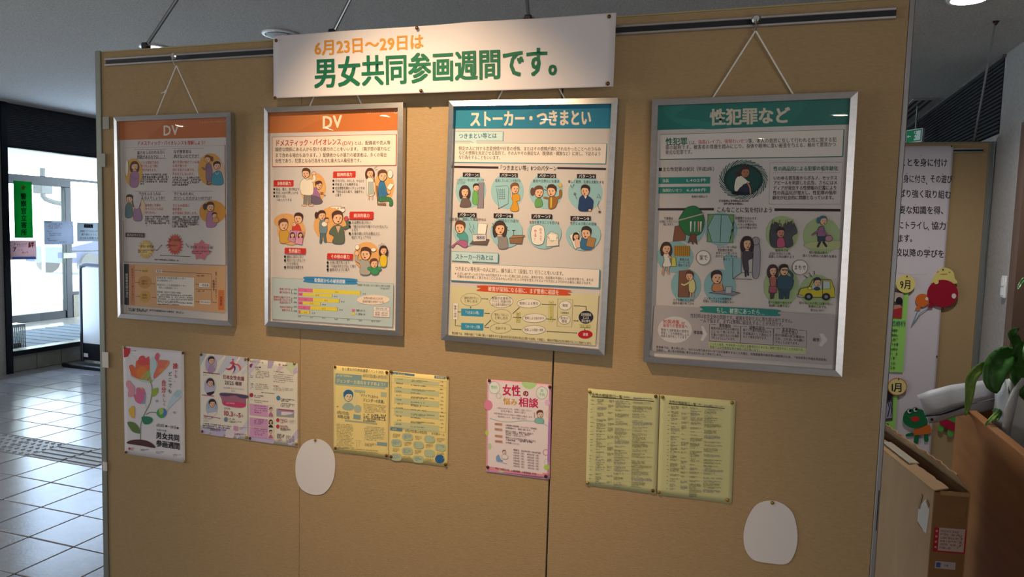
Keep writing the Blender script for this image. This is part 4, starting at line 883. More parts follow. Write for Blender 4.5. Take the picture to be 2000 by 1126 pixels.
lines(P, [('いわゆる買売春からポルノ、セックス', 1165, 793, 1722, 793), ('アピールを利用した広告、さらにはメ', 1165, 834, 1722, 836), ('ディアが発信する性情報の氾濫により', 1162, 880, 1718, 880), ('性の商品化が増大し、性犯罪の低年', 1162, 921, 1716, 922), ('齢化が社会的に問題となっています。', 1158, 964, 1710, 965)], 40, '2c2424', .008)
P.crop(1250, 400, 3.311)
P.quad((112, 22), (480, 22), (480, 37), (112, 36), '35282c', 3); P.quad((876, 26), (1302, 32), (1302, 48), (876, 43), '35282c', 3); P.text('こんなことに気を付けよう', 498, 33, 864, 37, 38, K, .02)
BL, GR = '8fb9bd', 'a8bd88'
for c in ((330, 150, 88, 105), (525, 160, 108, 108), (225, 340, 120, 102), (298, 525, 98, 108), (520, 530, 105, 110)): P.ell(*c, BL)
P.poly([(545, 340), (620, 340), (610, 480), (560, 430)], BL, True)
for c in ((925, 190, 106, 115), (1180, 205, 120, 118), (920, 530, 115, 130), (1148, 560, 108, 105)): P.ell(*c, GR)
lines(P, [('下着類は', 150, 88, 212, 89), ('人目につきにくい', 120, 108, 242, 110), ('所に干そう', 148, 128, 215, 129), ('高層階でも安心せず、', 620, 88, 775, 92), ('玄関はもちろん、', 636, 108, 752, 110), ('ベランダ側の窓も', 634, 130, 764, 133), ('しっかり戸締まりを！', 622, 150, 772, 153), ('着替えは', 256, 356, 318, 358), ('カーテンを', 246, 376, 324, 378), ('閉めてから', 246, 394, 326, 397), ('エレベーター内は', 500, 276, 630, 277), ('性犯罪が多発！', 506, 296, 616, 298), ('おかしいと思ったら', 494, 315, 632, 317), ('次のエレベーターを', 490, 335, 636, 337), ('待とう', 540, 355, 588, 356), ('電車内では', 880, 298, 966, 298), ('人目に付きにくい所、', 842, 318, 994, 320), ('混雑した所は避けよう', 836, 338, 1006, 340), ('暗い夜道は避け、', 1100, 312, 1234, 314), ('遠くても明るい大通りを通る', 1058, 332, 1278, 338), ('街での勧誘や客引きや', 836, 634, 988, 638), ('勧誘には乗らない', 842, 654, 978, 658), ('知らない人の車には乗らない、', 1036, 636, 1266, 644), ('友達の二人でも', 1094, 658, 1212, 664), ('安心しない', 1108, 682, 1196, 684), ('ドアを開けるときは', 214, 620, 352, 622), ('相手を確かめてから', 212, 640, 354, 644), ('インターネットも危険性大！', 416, 608, 612, 614), ('安易にコンタクトは取らない', 410, 626, 614, 634)], 19.5, '2f2828', .008)
# tree, fence, laundry
P.poly([(225, 140), (300, 128), (292, 232), (212, 240)], '8a5a44', False, 3)
P.poly([(270, 60), (300, 20), (360, 10), (405, 55), (418, 110), (400, 180), (355, 205), (300, 195), (262, 150), (250, 100)], '2f7a48', True, 3); P.poly([(328, 190), (362, 190), (372, 262), (350, 240), (345, 262), (332, 240), (310, 250)], '7a4a38', False, 3); P.line([(248, 102), (415, 58)], 12, '5a5a50'); P.line([(248, 102), (415, 58)], 8, 'b9b4a8')
for x, c in ((322, 'e6e0d8'), (348, 'a9c4c4'), (372, 'd2a07c'), (388, 'e6e0d8')): P.poly([(x, 110), (x+14, 108), (x+10, 178), (x+2, 176)], c, False, 2)
# curtained window
P.poly([(442, 66), (612, 70), (604, 250), (436, 242)], '8fb6b4', False, 3); P.poly([(442, 68), (480, 70), (440, 150), (468, 242), (436, 242)], '74a46c', False, 3); P.poly([(612, 72), (576, 72), (612, 150), (580, 248), (604, 250)], '74a46c', False, 3); P.line([(528, 70), (522, 244)], 4, '3f5f5c'); P.line([(438, 64), (614, 68)], 7, '52885a')
# woman with laundry
P.body([(148, 320), (190, 318), (192, 360), (200, 400), (145, 402), (155, 360)], 'e6ddd4', 3); P.head(168, 286, 32, '4a3430', 'long', face=1); P.limb([(180, 335), (208, 352)], 10, 'd9a888'); P.poly([(205, 342), (230, 345), (234, 400), (202, 402)], 'd5ca58', False, 3); P.limb([(158, 402), (150, 430), (145, 455)], 9, 'd9a888'); P.limb([(184, 402), (180, 430), (184, 452)], 9, 'd9a888')
P.quad((220, 266), (324, 268), (322, 336), (218, 334), 'b98a34', 3)
for x in range(228, 320, 13): P.line([(x, 270), (x, 332)], 4, '8a5f28')
P.ell(412, 345, 46, 46, 'e9e2da', 3.5, '6a6058'); P.text('家で', 386, 344, 440, 345, 38, K, .03); P.ell(1041, 408, 50, 48, 'e9e2da', 3.5, '6a6058'); P.text('まちで', 1002, 408, 1080, 409, 34, K, .03)
# elevator
P.poly([(605, 345), (660, 350), (660, 440), (605, 480)], '93b8ba'); P.line([(605, 345), (605, 482), (730, 486)], 3.5); P.line([(605, 482), (662, 442), (730, 440)], 3); P.line([(662, 228), (660, 440)], 3.5)
P.body([(738, 255), (752, 245), (775, 255), (784, 330), (774, 465), (735, 465), (738, 330)], 'a09ca4', 3); P.ell(755, 238, 24, 26, 'a09ca4', 3)
P.body([(672, 300), (700, 285), (735, 320), (730, 350), (705, 365), (708, 425), (680, 425), (668, 350)], '4a4450', 3); P.head(698, 255, 36, '3a2a2c', 'long', hw=.8); P.limb([(688, 425), (690, 468)], 8, '3a3440'); P.limb([(702, 425), (706, 460)], 8, '3a3440')
# door woman / internet woman
P.poly([(254, 432), (326, 424), (318, 602), (248, 600)], '8a5c46', False, 3); P.body([(318, 492), (350, 488), (362, 540), (350, 570), (322, 570), (316, 530)], 'd9cf8c', 3); P.head(322, 466, 28, '6a4038', face=-1); P.limb([(322, 505), (290, 522), (272, 518)], 10, 'd9cf8c'); P.limb([(330, 570), (328, 598)], 8, 'd9a888'); P.limb([(346, 570), (346, 600)], 8, 'd9a888')
P.body([(476, 520), (510, 505), (540, 530), (538, 565), (474, 560)], 'd08a5c', 3); P.head(500, 475, 38, '3f3036', face=1); P.limb([(528, 540), (530, 505)], 10, 'd9a888'); P.poly([(450, 572), (560, 556), (655, 574), (610, 590)], '8f8890', False, 3); P.poly([(555, 575), (562, 532), (602, 534), (595, 576)], 'b9bec4', False, 3)
# train straps crowd
P.body([(850, 160), (880, 120), (900, 170), (905, 270), (862, 275), (845, 230)], '4a4a52', 3); P.body([(950, 150), (990, 110), (1022, 180), (990, 210), (995, 262), (950, 278), (930, 200)], '52525a', 3); P.ell(880, 150, 30, 36, '45454d'); P.ell(965, 150, 34, 36, '4d4d55')
P.body([(895, 225), (925, 212), (942, 240), (940, 275), (895, 278)], 'c45a7c', 3); P.head(915, 185, 30, '3a2a2c', skin='c98a76'); 
for x in (868, 912, 954, 995): P.line([(x, 100), (x, 130)], 10, '4a4440'); P.line([(x, 100), (x, 130)], 5, 'd9c06a'); P.ell(x, 135, 10, 9, None, 4, '4a4440')
# walking woman
P.poly([(1100, 285), (1085, 250), (1290, 240), (1280, 290)], 'b9c08a', True); P.body([(1160, 155), (1190, 145), (1205, 190), (1200, 212), (1155, 212)], '9a6a90', 3); P.poly([(1155, 208), (1202, 208), (1200, 240), (1156, 242)], '2f4a58', False, 3); P.head(1192, 108, 26, '4a6a80', 'tail', face=1); P.limb([(1165, 170), (1135, 190), (1120, 200)], 9, '9a6a90'); P.limb([(1190, 170), (1215, 200)], 9, '9a6a90'); P.limb([(1170, 242), (1155, 275)], 12, '33303a'); P.limb([(1190, 242), (1210, 272)], 12, '33303a'); P.ell(1226, 222, 24, 20, 'c089a0', 3)
# couple
P.body([(845, 470), (880, 465), (888, 500), (882, 530), (890, 570), (842, 572), (850, 520)], 'b86a62', 3); P.head(866, 430, 30, '4a3038', 'long', hw=.85); P.limb([(855, 572), (854, 610)], 8, '4a3a40'); P.limb([(872, 572), (866, 608)], 8, '4a3a40'); P.poly([(842, 530), (888, 530), (884, 572), (842, 570)], 'b05a6c', False, 3)
P.body([(905, 470), (940, 455), (985, 475), (1000, 500), (978, 555), (905, 555), (892, 500)], '35566a', 3); P.poly([(905, 550), (976, 550), (968, 610), (946, 612), (940, 575), (932, 612), (908, 612)], '2d4a5c', False, 3); P.head(938, 428, 32, '2f2828', face=1); P.limb([(985, 485), (992, 455), (966, 430)], 13, '35566a'); P.line([(922, 424), (962, 424)], 5, '25252a')
# taxi
P.poly([(1030, 578), (1045, 545), (1100, 532), (1125, 484), (1240, 488), (1262, 545), (1264, 600), (1040, 600)], 'cfc23c', False, 4); P.poly([(1112, 536), (1132, 494), (1180, 494), (1182, 548), (1110, 550)], 'bcd0cc', False, 3); P.poly([(1188, 494), (1232, 496), (1236, 545), (1188, 548)], 'bcd0cc', False, 3); P.line([(1184, 490), (1186, 598)], 3); P.head(1152, 505, 26, '2f3a40'); P.ell(1150, 545, 22, 12, '2d4a5c')
for x in (1096, 1208): P.ell(x, 596, 27, 24, '26262c'); P.ell(x, 596, 12, 11, '8a8a90')
P.ell(1104, 542, 13, 11, 'e2d66a', 3); P.poly([(1026, 582), (1058, 586), (1058, 602), (1028, 598)], 'b8b4a8', False, 3)
for a in (((1068, 460), (1090, 476)), ((1100, 443), (1117, 470)), ((1132, 430), (1136, 455))): P.line(a, 4)
# lower panel
P.quad((94, 655), (1262, 712), (1242, 1032), (72, 948), 'b9afae', 8)
P.poly([(430, 660), (880, 680), (896, 700), (878, 722), (428, 700), (412, 680)], '2f8a80', True); P.text('もし、被害にあったら…', 498, 684, 812, 698, 38, 'e4ecdf', .02)
lines(P, [('性犯罪は社会全体の問題です。被害を受けた人に落ち度はありません。', 330, 720, 1004, 752), ('一人で悩まず、まずは警察に届出をすることが大切です。', 392, 750, 944, 776)], 30, '2c2424', .012)
P.ell(228, 812, 112, 86, 'd9d2cf'); lines(P, [('110番通報 or', 152, 756, 296, 766), ('最寄りの警察署へ', 150, 782, 312, 792)], 28, 'bf2f2c', .024); lines(P, [('警察では被害者の意思を', 136, 812, 322, 824), ('尊重して女性警察官による', 136, 832, 322, 845), ('相談も受付をしています', 136, 852, 306, 862)], 20, '3a3230', .008)
P.text('捜査開始', 350, 828, 428, 832, 24, K, .03); P.poly([(400, 788), (415, 790), (440, 840), (412, 885), (396, 880), (412, 838)], 'd9d2cf'); P.poly([(1165, 832), (1188, 832), (1218, 872), (1180, 915), (1160, 910), (1180, 872)], 'd9d2cf'); P.text('検挙', 1122, 870, 1166, 873, 27, K, .03)
for (x0, y0, x1, y1, st, tx0, tx1) in ((454, 776, 656, 884, '事情聴取', 516, 594), (658, 788, 868, 896, '証拠品提出', 712, 814), (872, 800, 1082, 910, '実況見分へ', 924, 1028)):
    P.line([(x0+40, y0+2), (x0, y0), (x0-2, y1), (x1-2, y1+12), (x1, y0+14), (x1-46, y0+10)], 3.5, '6a5a5c'); P.text(st, tx0, y0+6, tx1, y0+12, 26, K, .02)
P.text('の立ち会い', 922, 824, 1028, 830, 26, K, .02)
lines(P, [('被害の状況や犯人の様子な', 464, 800, 648, 810), ('どについて伺いますが、落', 464, 821, 648, 831), ('ち着いて話せるような場所', 464, 842, 648, 852), ('で行うようにしています。', 464, 862, 630, 872), ('着ていた服や所持品などを', 672, 810, 858, 824), ('を証拠品として提出して', 672, 832, 858, 846), ('もらう場合があります。', 672, 853, 838, 864), ('犯行現場の状況確認の', 880, 842, 1070, 856), ('ため、立ち会いをお願い', 880, 864, 1070, 878), ('することがあります。', 880, 886, 1040, 897)], 20, '3a3230', .006)
P.quad((450, 888), (1078, 922), (1076, 964), (448, 928), 'c6cc94', 4); lines(P, [('さらなる被害、性感染症への対応と証拠保全のためにも、病院で受診することが大切です。', 456, 902, 1072, 938), ('警察では女性警察官等が病院へ付き添います。', 456, 922, 790, 942)], 19, '1f5f50', .01)
lines(P, [('奈良県では、青少年に対し、みだらな性行為やわいせつな行為等をすることの禁止、有害図書等の販売等の規制等のため、「奈良県青少年健全育成条例」', 106, 924, 1222, 1000), ('を制定し、青少年が性犯罪に巻き込まれないよう努めています。', 106, 944, 546, 974)], 18, '2f2828', .006)
P.build('print', sh)

# ------------------------------------------------------------------ papers pinned to the board
def wav(ax, ay, amp, ph=0): return lambda x, y: amp*(math.sin(x*ax+ph)*math.cos(y*ay+ph*.7)+.35*math.sin((x+y)*ax*1.7+ph*2))
_pm = {}
def pinned(name, px, label, cat, col, amp=.0006, curl=None, y=-.0016, group=None, ph=0, rough=.6, n=16):
    e, W, Hh = facing(px, y, None, None, name, label, cat, group)
    base = wav(14, 11, amp, ph)
    d = (lambda u, v: base(u, v)+(curl(u/W+.5, v/Hh+.5) if curl else 0)+amp*1.4)
    m = mat('paper_'+col, col, rough, spec=.25)
    o = sheet('sheet', W, Hh, m, e, d, n)
    return e, Print(px, W, Hh, d, .0012 if curl else .0004)
def pin(px, py, y, label, light_=False, r=.0052, group='thumbtacks in the boards', m=None):
    q = at(px, py, 1, y-.002)
    e = MB().lathe([(r*.95, -.0015), (r, 0), (r*.8, r*.35), (r*.4, r*.55), (.0004, r*.62)], (0, 0, 0), 14, 'y').done('thumbtack', m or (pinl if light_ else pinm), None, loc=tuple(q), smooth=True)
    tag(e, label, 'thumbtack', group); return e

# banner
bq = [(536, 71.5), (1203.5, 24), (533.5, 193), (1199, 168)]
def bcurl(u, v): return .004*math.exp(-((u-.62)/.05)**2)*(.3+v)+.0035*math.sin(u*9+v*2.2)**2*(v*.6+.3)+.003*math.sin((u-v*.35)*21)*max(0, u-.45)*(1-v)+.003*math.exp(-((u+v*.12-.86)/.03)**2)
e, P = pinned('banner', bq, 'wide white paper banner with orange date line and big green title, tacked over the rail', 'banner', 'd6cfd0', .0009, bcurl, y=-.047, rough=.8, n=48)
P.crop(520, 0, 2.857)
OR, GN = 'd08c30', '146446'
P.text('6月23日～29日は', 270, 272, 880, 230, 92, OR, .022)
P.text('男女共同参画週間です。', 268, 412, 1706, 332, 178, GN, .028)
P.build('print', e)
for x, y, l in ((539, 79, 'upper left'), (814, 54.5, 'upper middle'), (1190, 32, 'upper right'), (537, 191, 'lower left'), (822, 177, 'lower middle'), (1187, 163, 'lower right')): pin(x, y, -.054, 'brown thumbtack at the %s of the white banner' % l, r=.0058)

# flower poster
e, P = pinned('flower_poster', [(240.7, 674.7), (359.5, 685.5), (243.9, 885), (362.5, 903)], 'tall white poster with a watercolour flower, leftmost of the lower papers', 'poster', 'd9d3d6', .0009, lambda u, v: .012*max(0, u-.8)**1.5*max(0, .35-v)*8)
P.crop(230, 670, 4.693)
P.poly([(62, 40), (122, 44), (118, 85), (98, 120), (62, 128)], 'bf1f2c', False); P.micro(132, 66, 195, 70, 1, 8, seed=40, col='bf1f2c')
P.poly([(110, 205), (140, 195), (165, 225), (175, 160), (205, 150), (240, 112), (262, 135), (290, 120), (300, 200), (305, 290), (280, 340), (200, 330), (135, 300), (118, 250)], 'd8643c', True)
P.poly([(205, 125), (240, 112), (262, 135), (285, 130), (290, 190), (230, 200), (190, 180)], 'd24a4c', True); P.poly([(180, 240), (240, 210), (280, 260), (250, 320), (190, 310)], 'dc7a34', True); P.poly([(240, 290), (300, 240), (330, 290), (318, 350), (270, 352), (215, 325)], '8fae62', True)
P.poly([(310, 140), (340, 120), (360, 200), (345, 310), (318, 330), (300, 230)], 'b9cdd2', True); P.poly([(345, 130), (355, 95), (372, 85), (386, 110), (378, 148), (405, 150), (470, 158), (465, 200), (400, 270), (340, 320), (335, 280), (370, 190)], 'd8705c', True); P.poly([(400, 180), (470, 158), (455, 215), (380, 270)], 'e08a4a', True); P.poly([(352, 100), (372, 88), (384, 115), (370, 150), (345, 140)], 'd06070', True)
P.poly([(118, 290), (200, 325), (300, 345), (250, 355), (150, 320)], 'b4c8bc', True)
P.line([(305, 350), (320, 420), (300, 540), (250, 640), (215, 740), (210, 890)], 7, '6f8058', True); P.line([(262, 650), (300, 630), (358, 632)], 6, '5f7550', True); P.line([(250, 540), (272, 600)], 3, '8aa070')
P.poly([(318, 480), (325, 420), (372, 405), (372, 445), (345, 478)], '98ad3c', True); P.poly([(225, 670), (290, 668), (325, 695), (300, 732), (250, 738), (228, 705)], '2f7a5c', True); P.poly([(92, 720), (150, 722), (195, 765), (208, 820), (150, 812), (115, 775)], '5f7a3c', True)
P.poly([(85, 345), (110, 340), (140, 375), (158, 400), (152, 470), (110, 492), (95, 470), (100, 420), (80, 385)], 'd890a0', True); P.poly([(150, 470), (170, 462), (175, 410), (215, 402), (245, 420), (258, 480), (245, 540), (205, 552), (165, 525)], 'cf6a8c', True); P.poly([(190, 415), (225, 405), (240, 450), (200, 470)], 'd8b45c', True); P.poly([(230, 470), (256, 470), (250, 540), (215, 545)], '7fa4c8', True)
P.poly([(102, 610), (140, 570), (158, 590), (160, 640), (155, 682), (125, 672)], 'dcae48', True); P.poly([(358, 632), (385, 595), (430, 592), (456, 625), (440, 665), (405, 682), (375, 665)], '4f9a5c', True); P.poly([(425, 600), (456, 622), (442, 660), (420, 640)], '4a7ac0', True); P.poly([(385, 600), (420, 594), (425, 630), (395, 650)], '9fbe58', True)
P.poly([(455, 610), (480, 520), (540, 430), (596, 430), (580, 490), (520, 545), (470, 600)], 'b8cbd4', True); P.poly([(520, 470), (548, 425), (592, 440), (560, 490)], 'a4bfc8', True); P.ell(362, 524, 13, 11, '86a8cc', n=12); P.ell(524, 628, 11, 11, 'a99ac0', n=12)
P.poly([(92, 915), (110, 890), (180, 878), (260, 886), (320, 915), (346, 955), (220, 935)], '53282e', True)
for a, b in (((85, 130), (80, 230)), ((110, 115), (130, 200)), ((120, 90), (180, 150))): P.line([a, b], 2, 'd8b8b0')
P.vtext('誰', 532, 178, 532, 232, 46, 'c43a34', .03); P.vtext('でも、', 534, 240, 538, 352, 30, 'a04a44', .01); P.vtext('どこでも', 484, 250, 484, 460, 36, '3f4f54', .014, .8); P.vtext('自分', 425, 330, 428, 450, 40, 'c43a34', .03); P.vtext('らしく', 428, 455, 434, 572, 28, 'a04a44', .01)
P.text('6月23日', 358, 744, 432, 750, 34, '2f2a34', .014); P.ell(450, 754, 9, 10, '2f2a34', n=10); P.text('―29日', 462, 756, 540, 766, 34, '2f2a34', .014); P.ell(555, 770, 9, 10, '2f2a34', n=10); P.text('令和7年度', 358, 790, 452, 798, 22, '5a5460', .004)
P.text('男女共同', 355, 836, 572, 866, 66, '1f1b22', .03); P.text('参画週間', 355, 910, 576, 940, 66, '1f1b22', .03)
P.ell(112, 962, 11, 12, 'bf3040', n=10); P.micro(126, 950, 155, 980, 2, 8, seed=41, col='bf3040')
for x, y in ((215, 975), (355, 998), (515, 1022)): P.micro(x, y-12, x+70, y+10, 2, 7, seed=x)
P.build('print', e)
for x, y, l, k in ((242.5, 677.5, 'top left', 1), (357, 688.8, 'top right', 0), (245.6, 882.7, 'bottom left', 0), (360.2, 900.5, 'bottom right', 1)): pin(x, y, -.004, 'thumbtack at the %s corner of the flower poster' % l, k)

# conference flyers
e, P = pinned('conference_flyer', [(390, 688), (484.4, 698.6), (392.5, 846), (483.8, 858)], 'lilac and white flyer with three round portraits, left sheet of the lilac pair', 'flyer', 'd8d2c4')
P.crop(385, 680, 5.629)
for a, c in (([(30, 48), (110, 55), (28, 190)], 'b4b6c0'), ([(200, 66), (300, 78), (120, 250), (80, 240)], 'c6c2cc'), ([(320, 80), (470, 96), (250, 300), (220, 280)], 'bdbfca'), ([(480, 98), (558, 106), (556, 180), (420, 290), (380, 290)], 'c4c0ca'), ([(556, 200), (556, 260), (500, 300), (490, 270)], 'c9c4cc'), ([(42, 850), (200, 872), (130, 945), (43, 930)], 'b9b4cc'), ([(220, 870), (330, 885), (290, 970), (150, 950)], 'b6aaca'), ([(340, 885), (430, 900), (400, 985), (310, 972)], 'd2c4cc'), ([(556, 780), (556, 900), (440, 990), (430, 960)], 'c4bfd0'), ([(60, 845), (100, 840), (90, 880), (60, 880)], 'b4c69a')): P.poly(a, c)
for (x, y, c, top) in ((155, 172, 'a088a4', 'b89aa0'), (142, 420, 'b8b4cc', '2a2630'), (165, 650, '9fb0c0', 'd8ccc0')):
    P.ell(x, y, 66, 100, 'a9a0b8' if y < 300 else ('b4aec4' if y < 500 else 'a4aec0'), n=26)
    P.poly([(x-35, y+60), (x-15, y+10), (x+20, y+8), (x+42, y+40), (x+50, y+70), (x+10, y+98), (x-30, y+90)], top if y != 172 else c, True); P.head(x+5, y-38, 38, '33262c', 'long' if y > 300 else 'short', 'cfa58c', mouth='-')
P.line([(68, 262), (250, 284)], 9, 'a04468'); P.micro(70, 262, 250, 270, 1, 11, sk=20, col='5a2a44', seed=50); P.line([(55, 514), (190, 528)], 9, 'b04468'); P.line([(75, 738), (262, 772)], 7, 'a04888'); P.micro(80, 745, 245, 765, 1, 14, sk=18, col='8a3a70', seed=51)
P.micro(70, 275, 130, 310, 1, 9, seed=52); P.micro(75, 765, 170, 810, 2, 8, seed=53, col='8a7a7a')
P.ell(400, 124, 11, 11, 'c84a6c', n=12)
P.poly([(318, 218), (350, 222), (385, 200), (395, 150), (378, 148), (400, 140), (412, 165), (402, 215), (370, 240), (335, 235)], 'b8304c', True); P.poly([(400, 185), (425, 200), (428, 235), (400, 278), (412, 235)], '6a3a78', True); P.poly([(412, 178), (450, 172), (480, 195), (488, 225), (474, 252), (468, 215), (450, 190)], 'cc5a5c', True); P.poly([(360, 160), (400, 150), (428, 175), (405, 180)], 'c0405c', True)
P.text('日本女性会議', 286, 312, 524, 338, 50, '8a3450', .02); P.text('2025', 308, 374, 412, 386, 58, '5a3048', .01); P.text('橿原', 424, 386, 498, 394, 46, '6a3450', .02); P.text('日が昇るよとともに', 292, 434, 526, 452, 22, '9a7080', .0); P.text('私も', 382, 470, 430, 474, 20, '9a7080', .0)
P.poly([(270, 490), (545, 515), (545, 560), (520, 650), (310, 630), (275, 560)], '9a6478', True); P.poly([(275, 495), (545, 520), (548, 552), (480, 545), (420, 520), (330, 530), (270, 520)], '4a4464', True); P.poly([(310, 590), (520, 605), (515, 650), (315, 630)], 'c03a64', True); P.micro(325, 595, 490, 612, 1, 13, sk=10, col='e6b8c8', seed=54)
P.text('2025', 302, 658, 370, 664, 26, '5a4450', .004); P.text('10.3', 302, 708, 402, 722, 74, 'a03048', .02); P.text('㊎', 404, 730, 430, 733, 34, 'a03048'); P.text('-5', 434, 728, 488, 734, 70, 'a03048', .02); P.text('㊐', 490, 742, 516, 745, 32, 'a03048'); P.ell(322, 782, 20, 26, '6c7c9c'); P.micro(352, 768, 465, 782, 1, 13, sk=8, seed=55); P.micro(350, 790, 500, 815, 2, 8, seed=56, sk=12)
P.micro(70, 815, 380, 880, 3, 14, seed=57, sk=34, col='4a3a60'); P.micro(150, 880, 340, 905, 2, 10, seed=58, sk=14); P.poly([(405, 850), (455, 856), (455, 905), (405, 898)], 'c48ab0'); P.micro(462, 860, 535, 890, 2, 9, seed=59, col='b06a90'); P.micro(415, 925, 540, 945, 2, 12, sk=14, seed=60, col='a85a80')
P.build('print', e)
for x, y, l in ((392.5, 692, 'top left'), (478.8, 701, 'top right'), (394.4, 842, 'bottom left'), (481, 854, 'bottom right')): pin(x, y, -.003, 'thumbtack at the %s corner of the flyer with three portraits' % l, 'right' in l)
e, P = pinned('programme_flyer', [(484.9, 699.3), (581.3, 709.3), (484.8, 858.5), (581.9, 872)], 'lilac programme sheet with pink rows, right sheet of the lilac pair', 'flyer', 'd8d0be', ph=2)
P.crop(385, 680, 5.629)
for a, c in (([(780, 130), (850, 138), (820, 215), (775, 215)], 'b4a4bc'), ([(620, 118), (700, 126), (570, 290), (563, 240)], 'c2bcc8'), ([(980, 155), (1103, 166), (1100, 210), (1040, 280), (960, 200)], 'c4c8a4'), ([(1060, 230), (1100, 200), (1100, 260), (1060, 290)], 'b9a8c4'), ([(563, 960), (600, 940), (800, 980), (860, 1010), (840, 1045), (563, 1005)], 'b4a8c8'), ([(1106, 880), (1106, 980), (1040, 1060), (1000, 1050), (1050, 960)], 'bdb4cc'), ([(900, 190), (960, 200), (900, 250), (870, 240)], 'cfb8c0')): P.poly(a, c)
P.text('大会スケジュール', 580, 138, 732, 154, 26, '6a2a4c', .03); P.ell(600, 188, 22, 24, '8a2a6c'); P.micro(630, 196, 762, 208, 1, 15, sk=6, seed=61, col='3a2a4a'); P.text('㊛', 895, 175, 922, 178, 26, 'a82a4a', .03); P.micro(928, 178, 1060, 188, 1, 13, sk=6, seed=62, col='8a4060')
for (x0, y0, x1, y1, r, sd, c) in ((645, 215, 720, 232, 1, 63, '5a4a60'), (645, 235, 800, 320, 5, 64, '9a8a8a'), (585, 285, 622, 320, 2, 65, '7a7a8a'), (840, 238, 1020, 262, 1, 66, '9a5a68'), (840, 265, 1060, 370, 5, 67, 'a09090'), (590, 375, 622, 440, 4, 68, '6a7a94'), (650, 378, 880, 392, 1, 69, '7a6a70'), (640, 392, 790, 450, 3, 70, 'a89a98'), (840, 400, 945, 412, 1, 71, 'b04a58'), (840, 415, 1060, 460, 3, 72, 'a89a98'), (710, 466, 960, 490, 1, 73, '6a5a70'), (630, 500, 745, 535, 2, 74, '3a2a40'), (590, 545, 620, 562, 1, 75, '8a8a94'), (630, 555, 790, 592, 2, 76, '7a6a70')): P.micro(x0, y0, x1, y1, r, 11, col=c, sk=(x1-x0)*.1, seed=sd)
P.ell(600, 506, 21, 24, 'a82a4c'); P.ell(896, 540, 22, 26, '4a7c9c'); P.micro(925, 542, 1072, 580, 2, 14, sk=12, seed=77, col='3a3a54'); P.micro(920, 590, 1075, 640, 3, 9, sk=12, seed=78)
for y0, y1, dx, hr in ((600, 728, 0, 'short'), (752, 850, 0, 'long'), (855, 970, 0, 'short')):
    P.quad((580, y0), (850, y0+28), (848, y1+28), (580, y1-4), 'c894b8', 3); P.micro(634, y0+10, 770, y1-20, 4, 13, col='6a3a6c', sk=12, seed=y0)
    P.quad((785, y0+14), (850, y0+20), (848, y1+26), (785, y1+18), 'cfc4b4', 2); P.head(816, (y0+y1)/2+2, 19, '2f262c', hr, 'cfa58c', mouth='-'); P.body([(790, y1+10), (816, (y0+y1)/2+28), (842, y1+14)], 'a8688c' if hr == 'short' else '2a2630', 0)
P.quad((878, 655), (1068, 672), (1068, 752), (878, 738), '8d8fa8', 4); P.line([(900, 664), (1068, 682)], 13, 'a84464'); P.poly([(930, 688), (1060, 700), (1050, 715), (960, 730), (930, 725)], 'd4c4c8'); P.poly([(878, 720), (960, 728), (1068, 740), (1068, 752), (878, 738)], '9a9484')
for y in (782, 852): P.ell(893, y, 18, 22, 'b0344c'); P.micro(920, y-16, 1000, y+34, 4, 10, col='a05068', sk=5, seed=y)
P.ell(1050, 798, 34, 20, None, 2, 'b890b8'); P.micro(1025, 788, 1072, 808, 2, 9, col='a070a0', seed=80); P.micro(925, 870, 1030, 900, 3, 8, seed=81, sk=6); P.micro(885, 930, 960, 985, 5, 12, seed=82, sk=8, col='4a4a58'); P.micro(985, 950, 1075, 1030, 5, 11, seed=83, sk=10, col='7a6a80'); P.micro(890, 995, 945, 1020, 2, 9, seed=84, col='a04a60')
P.build('print', e)
for x, y, l in ((484.5, 701.2, 'top left'), (574.5, 709.3, 'top right'), (487.7, 855.5, 'bottom left'), (578.3, 866.9, 'bottom right')): pin(x, y, -.003, 'thumbtack at the %s corner of the lilac programme sheet' % l, 'right' in l)

# yellow flyers
BLU = '7f9a94'
e, P = pinned('event_flyer', [(651.8, 712.4), (759.7, 722.9), (651.5, 880.4), (759.9, 894.8)], 'yellow event flyer with a blue-tinted portrait, left sheet of the yellow pair', 'flyer', 'e0c983', ph=1)
P.crop(640, 700, 5.2375)
P.text('なら男女共同参画週間イベント2025', 146, 102, 572, 138, 36, '6b6f62', .016)
P.quad((84, 145), (350, 168), (348, 215), (82, 190), BLU, 3); P.quad((80, 185), (618, 238), (614, 292), (78, 250), BLU, 5); P.quad((80, 250), (590, 290), (588, 310), (80, 262), 'a2b098', 4)
P.micro(95, 156, 340, 176, 1, 20, sk=18, col='d8c88c', seed=90); P.text('ジェンダー主流化をすすめよう！', 92, 218, 608, 266, 42, 'e6d69a', .022)
P.text('6月27日(金)-29日(日)', 360, 170, 612, 192, 38, '5f6a66', .012)
P.ell(218, 410, 88, 112, 'd4c892', n=26); P.poly([(150, 490), (185, 450), (240, 448), (275, 490), (240, 522), (175, 515)], '96a89a', True); P.head(214, 380, 50, '3a648c', 'short', 'd4c49a', mouth='-'); P.poly([(168, 345), (190, 318), (230, 315), (262, 345), (264, 385), (245, 360), (200, 358), (176, 385)], '35628e', True)
P.ell(310, 508, 38, 40, 'a2ac98'); P.quad((275, 312), (385, 322), (385, 346), (275, 336), 'a4ae90', 2); P.quad((545, 338), (604, 344), (602, 390), (543, 384), 'aab08a', 2); P.quad((268, 562), (342, 572), (340, 618), (266, 608), BLU, 2)
P.text('「メディアにおける', 318, 362, 520, 392, 32, '5d645c', .01); P.text('ジェンダーの変遷」', 362, 414, 596, 440, 38, '55605c', .016)
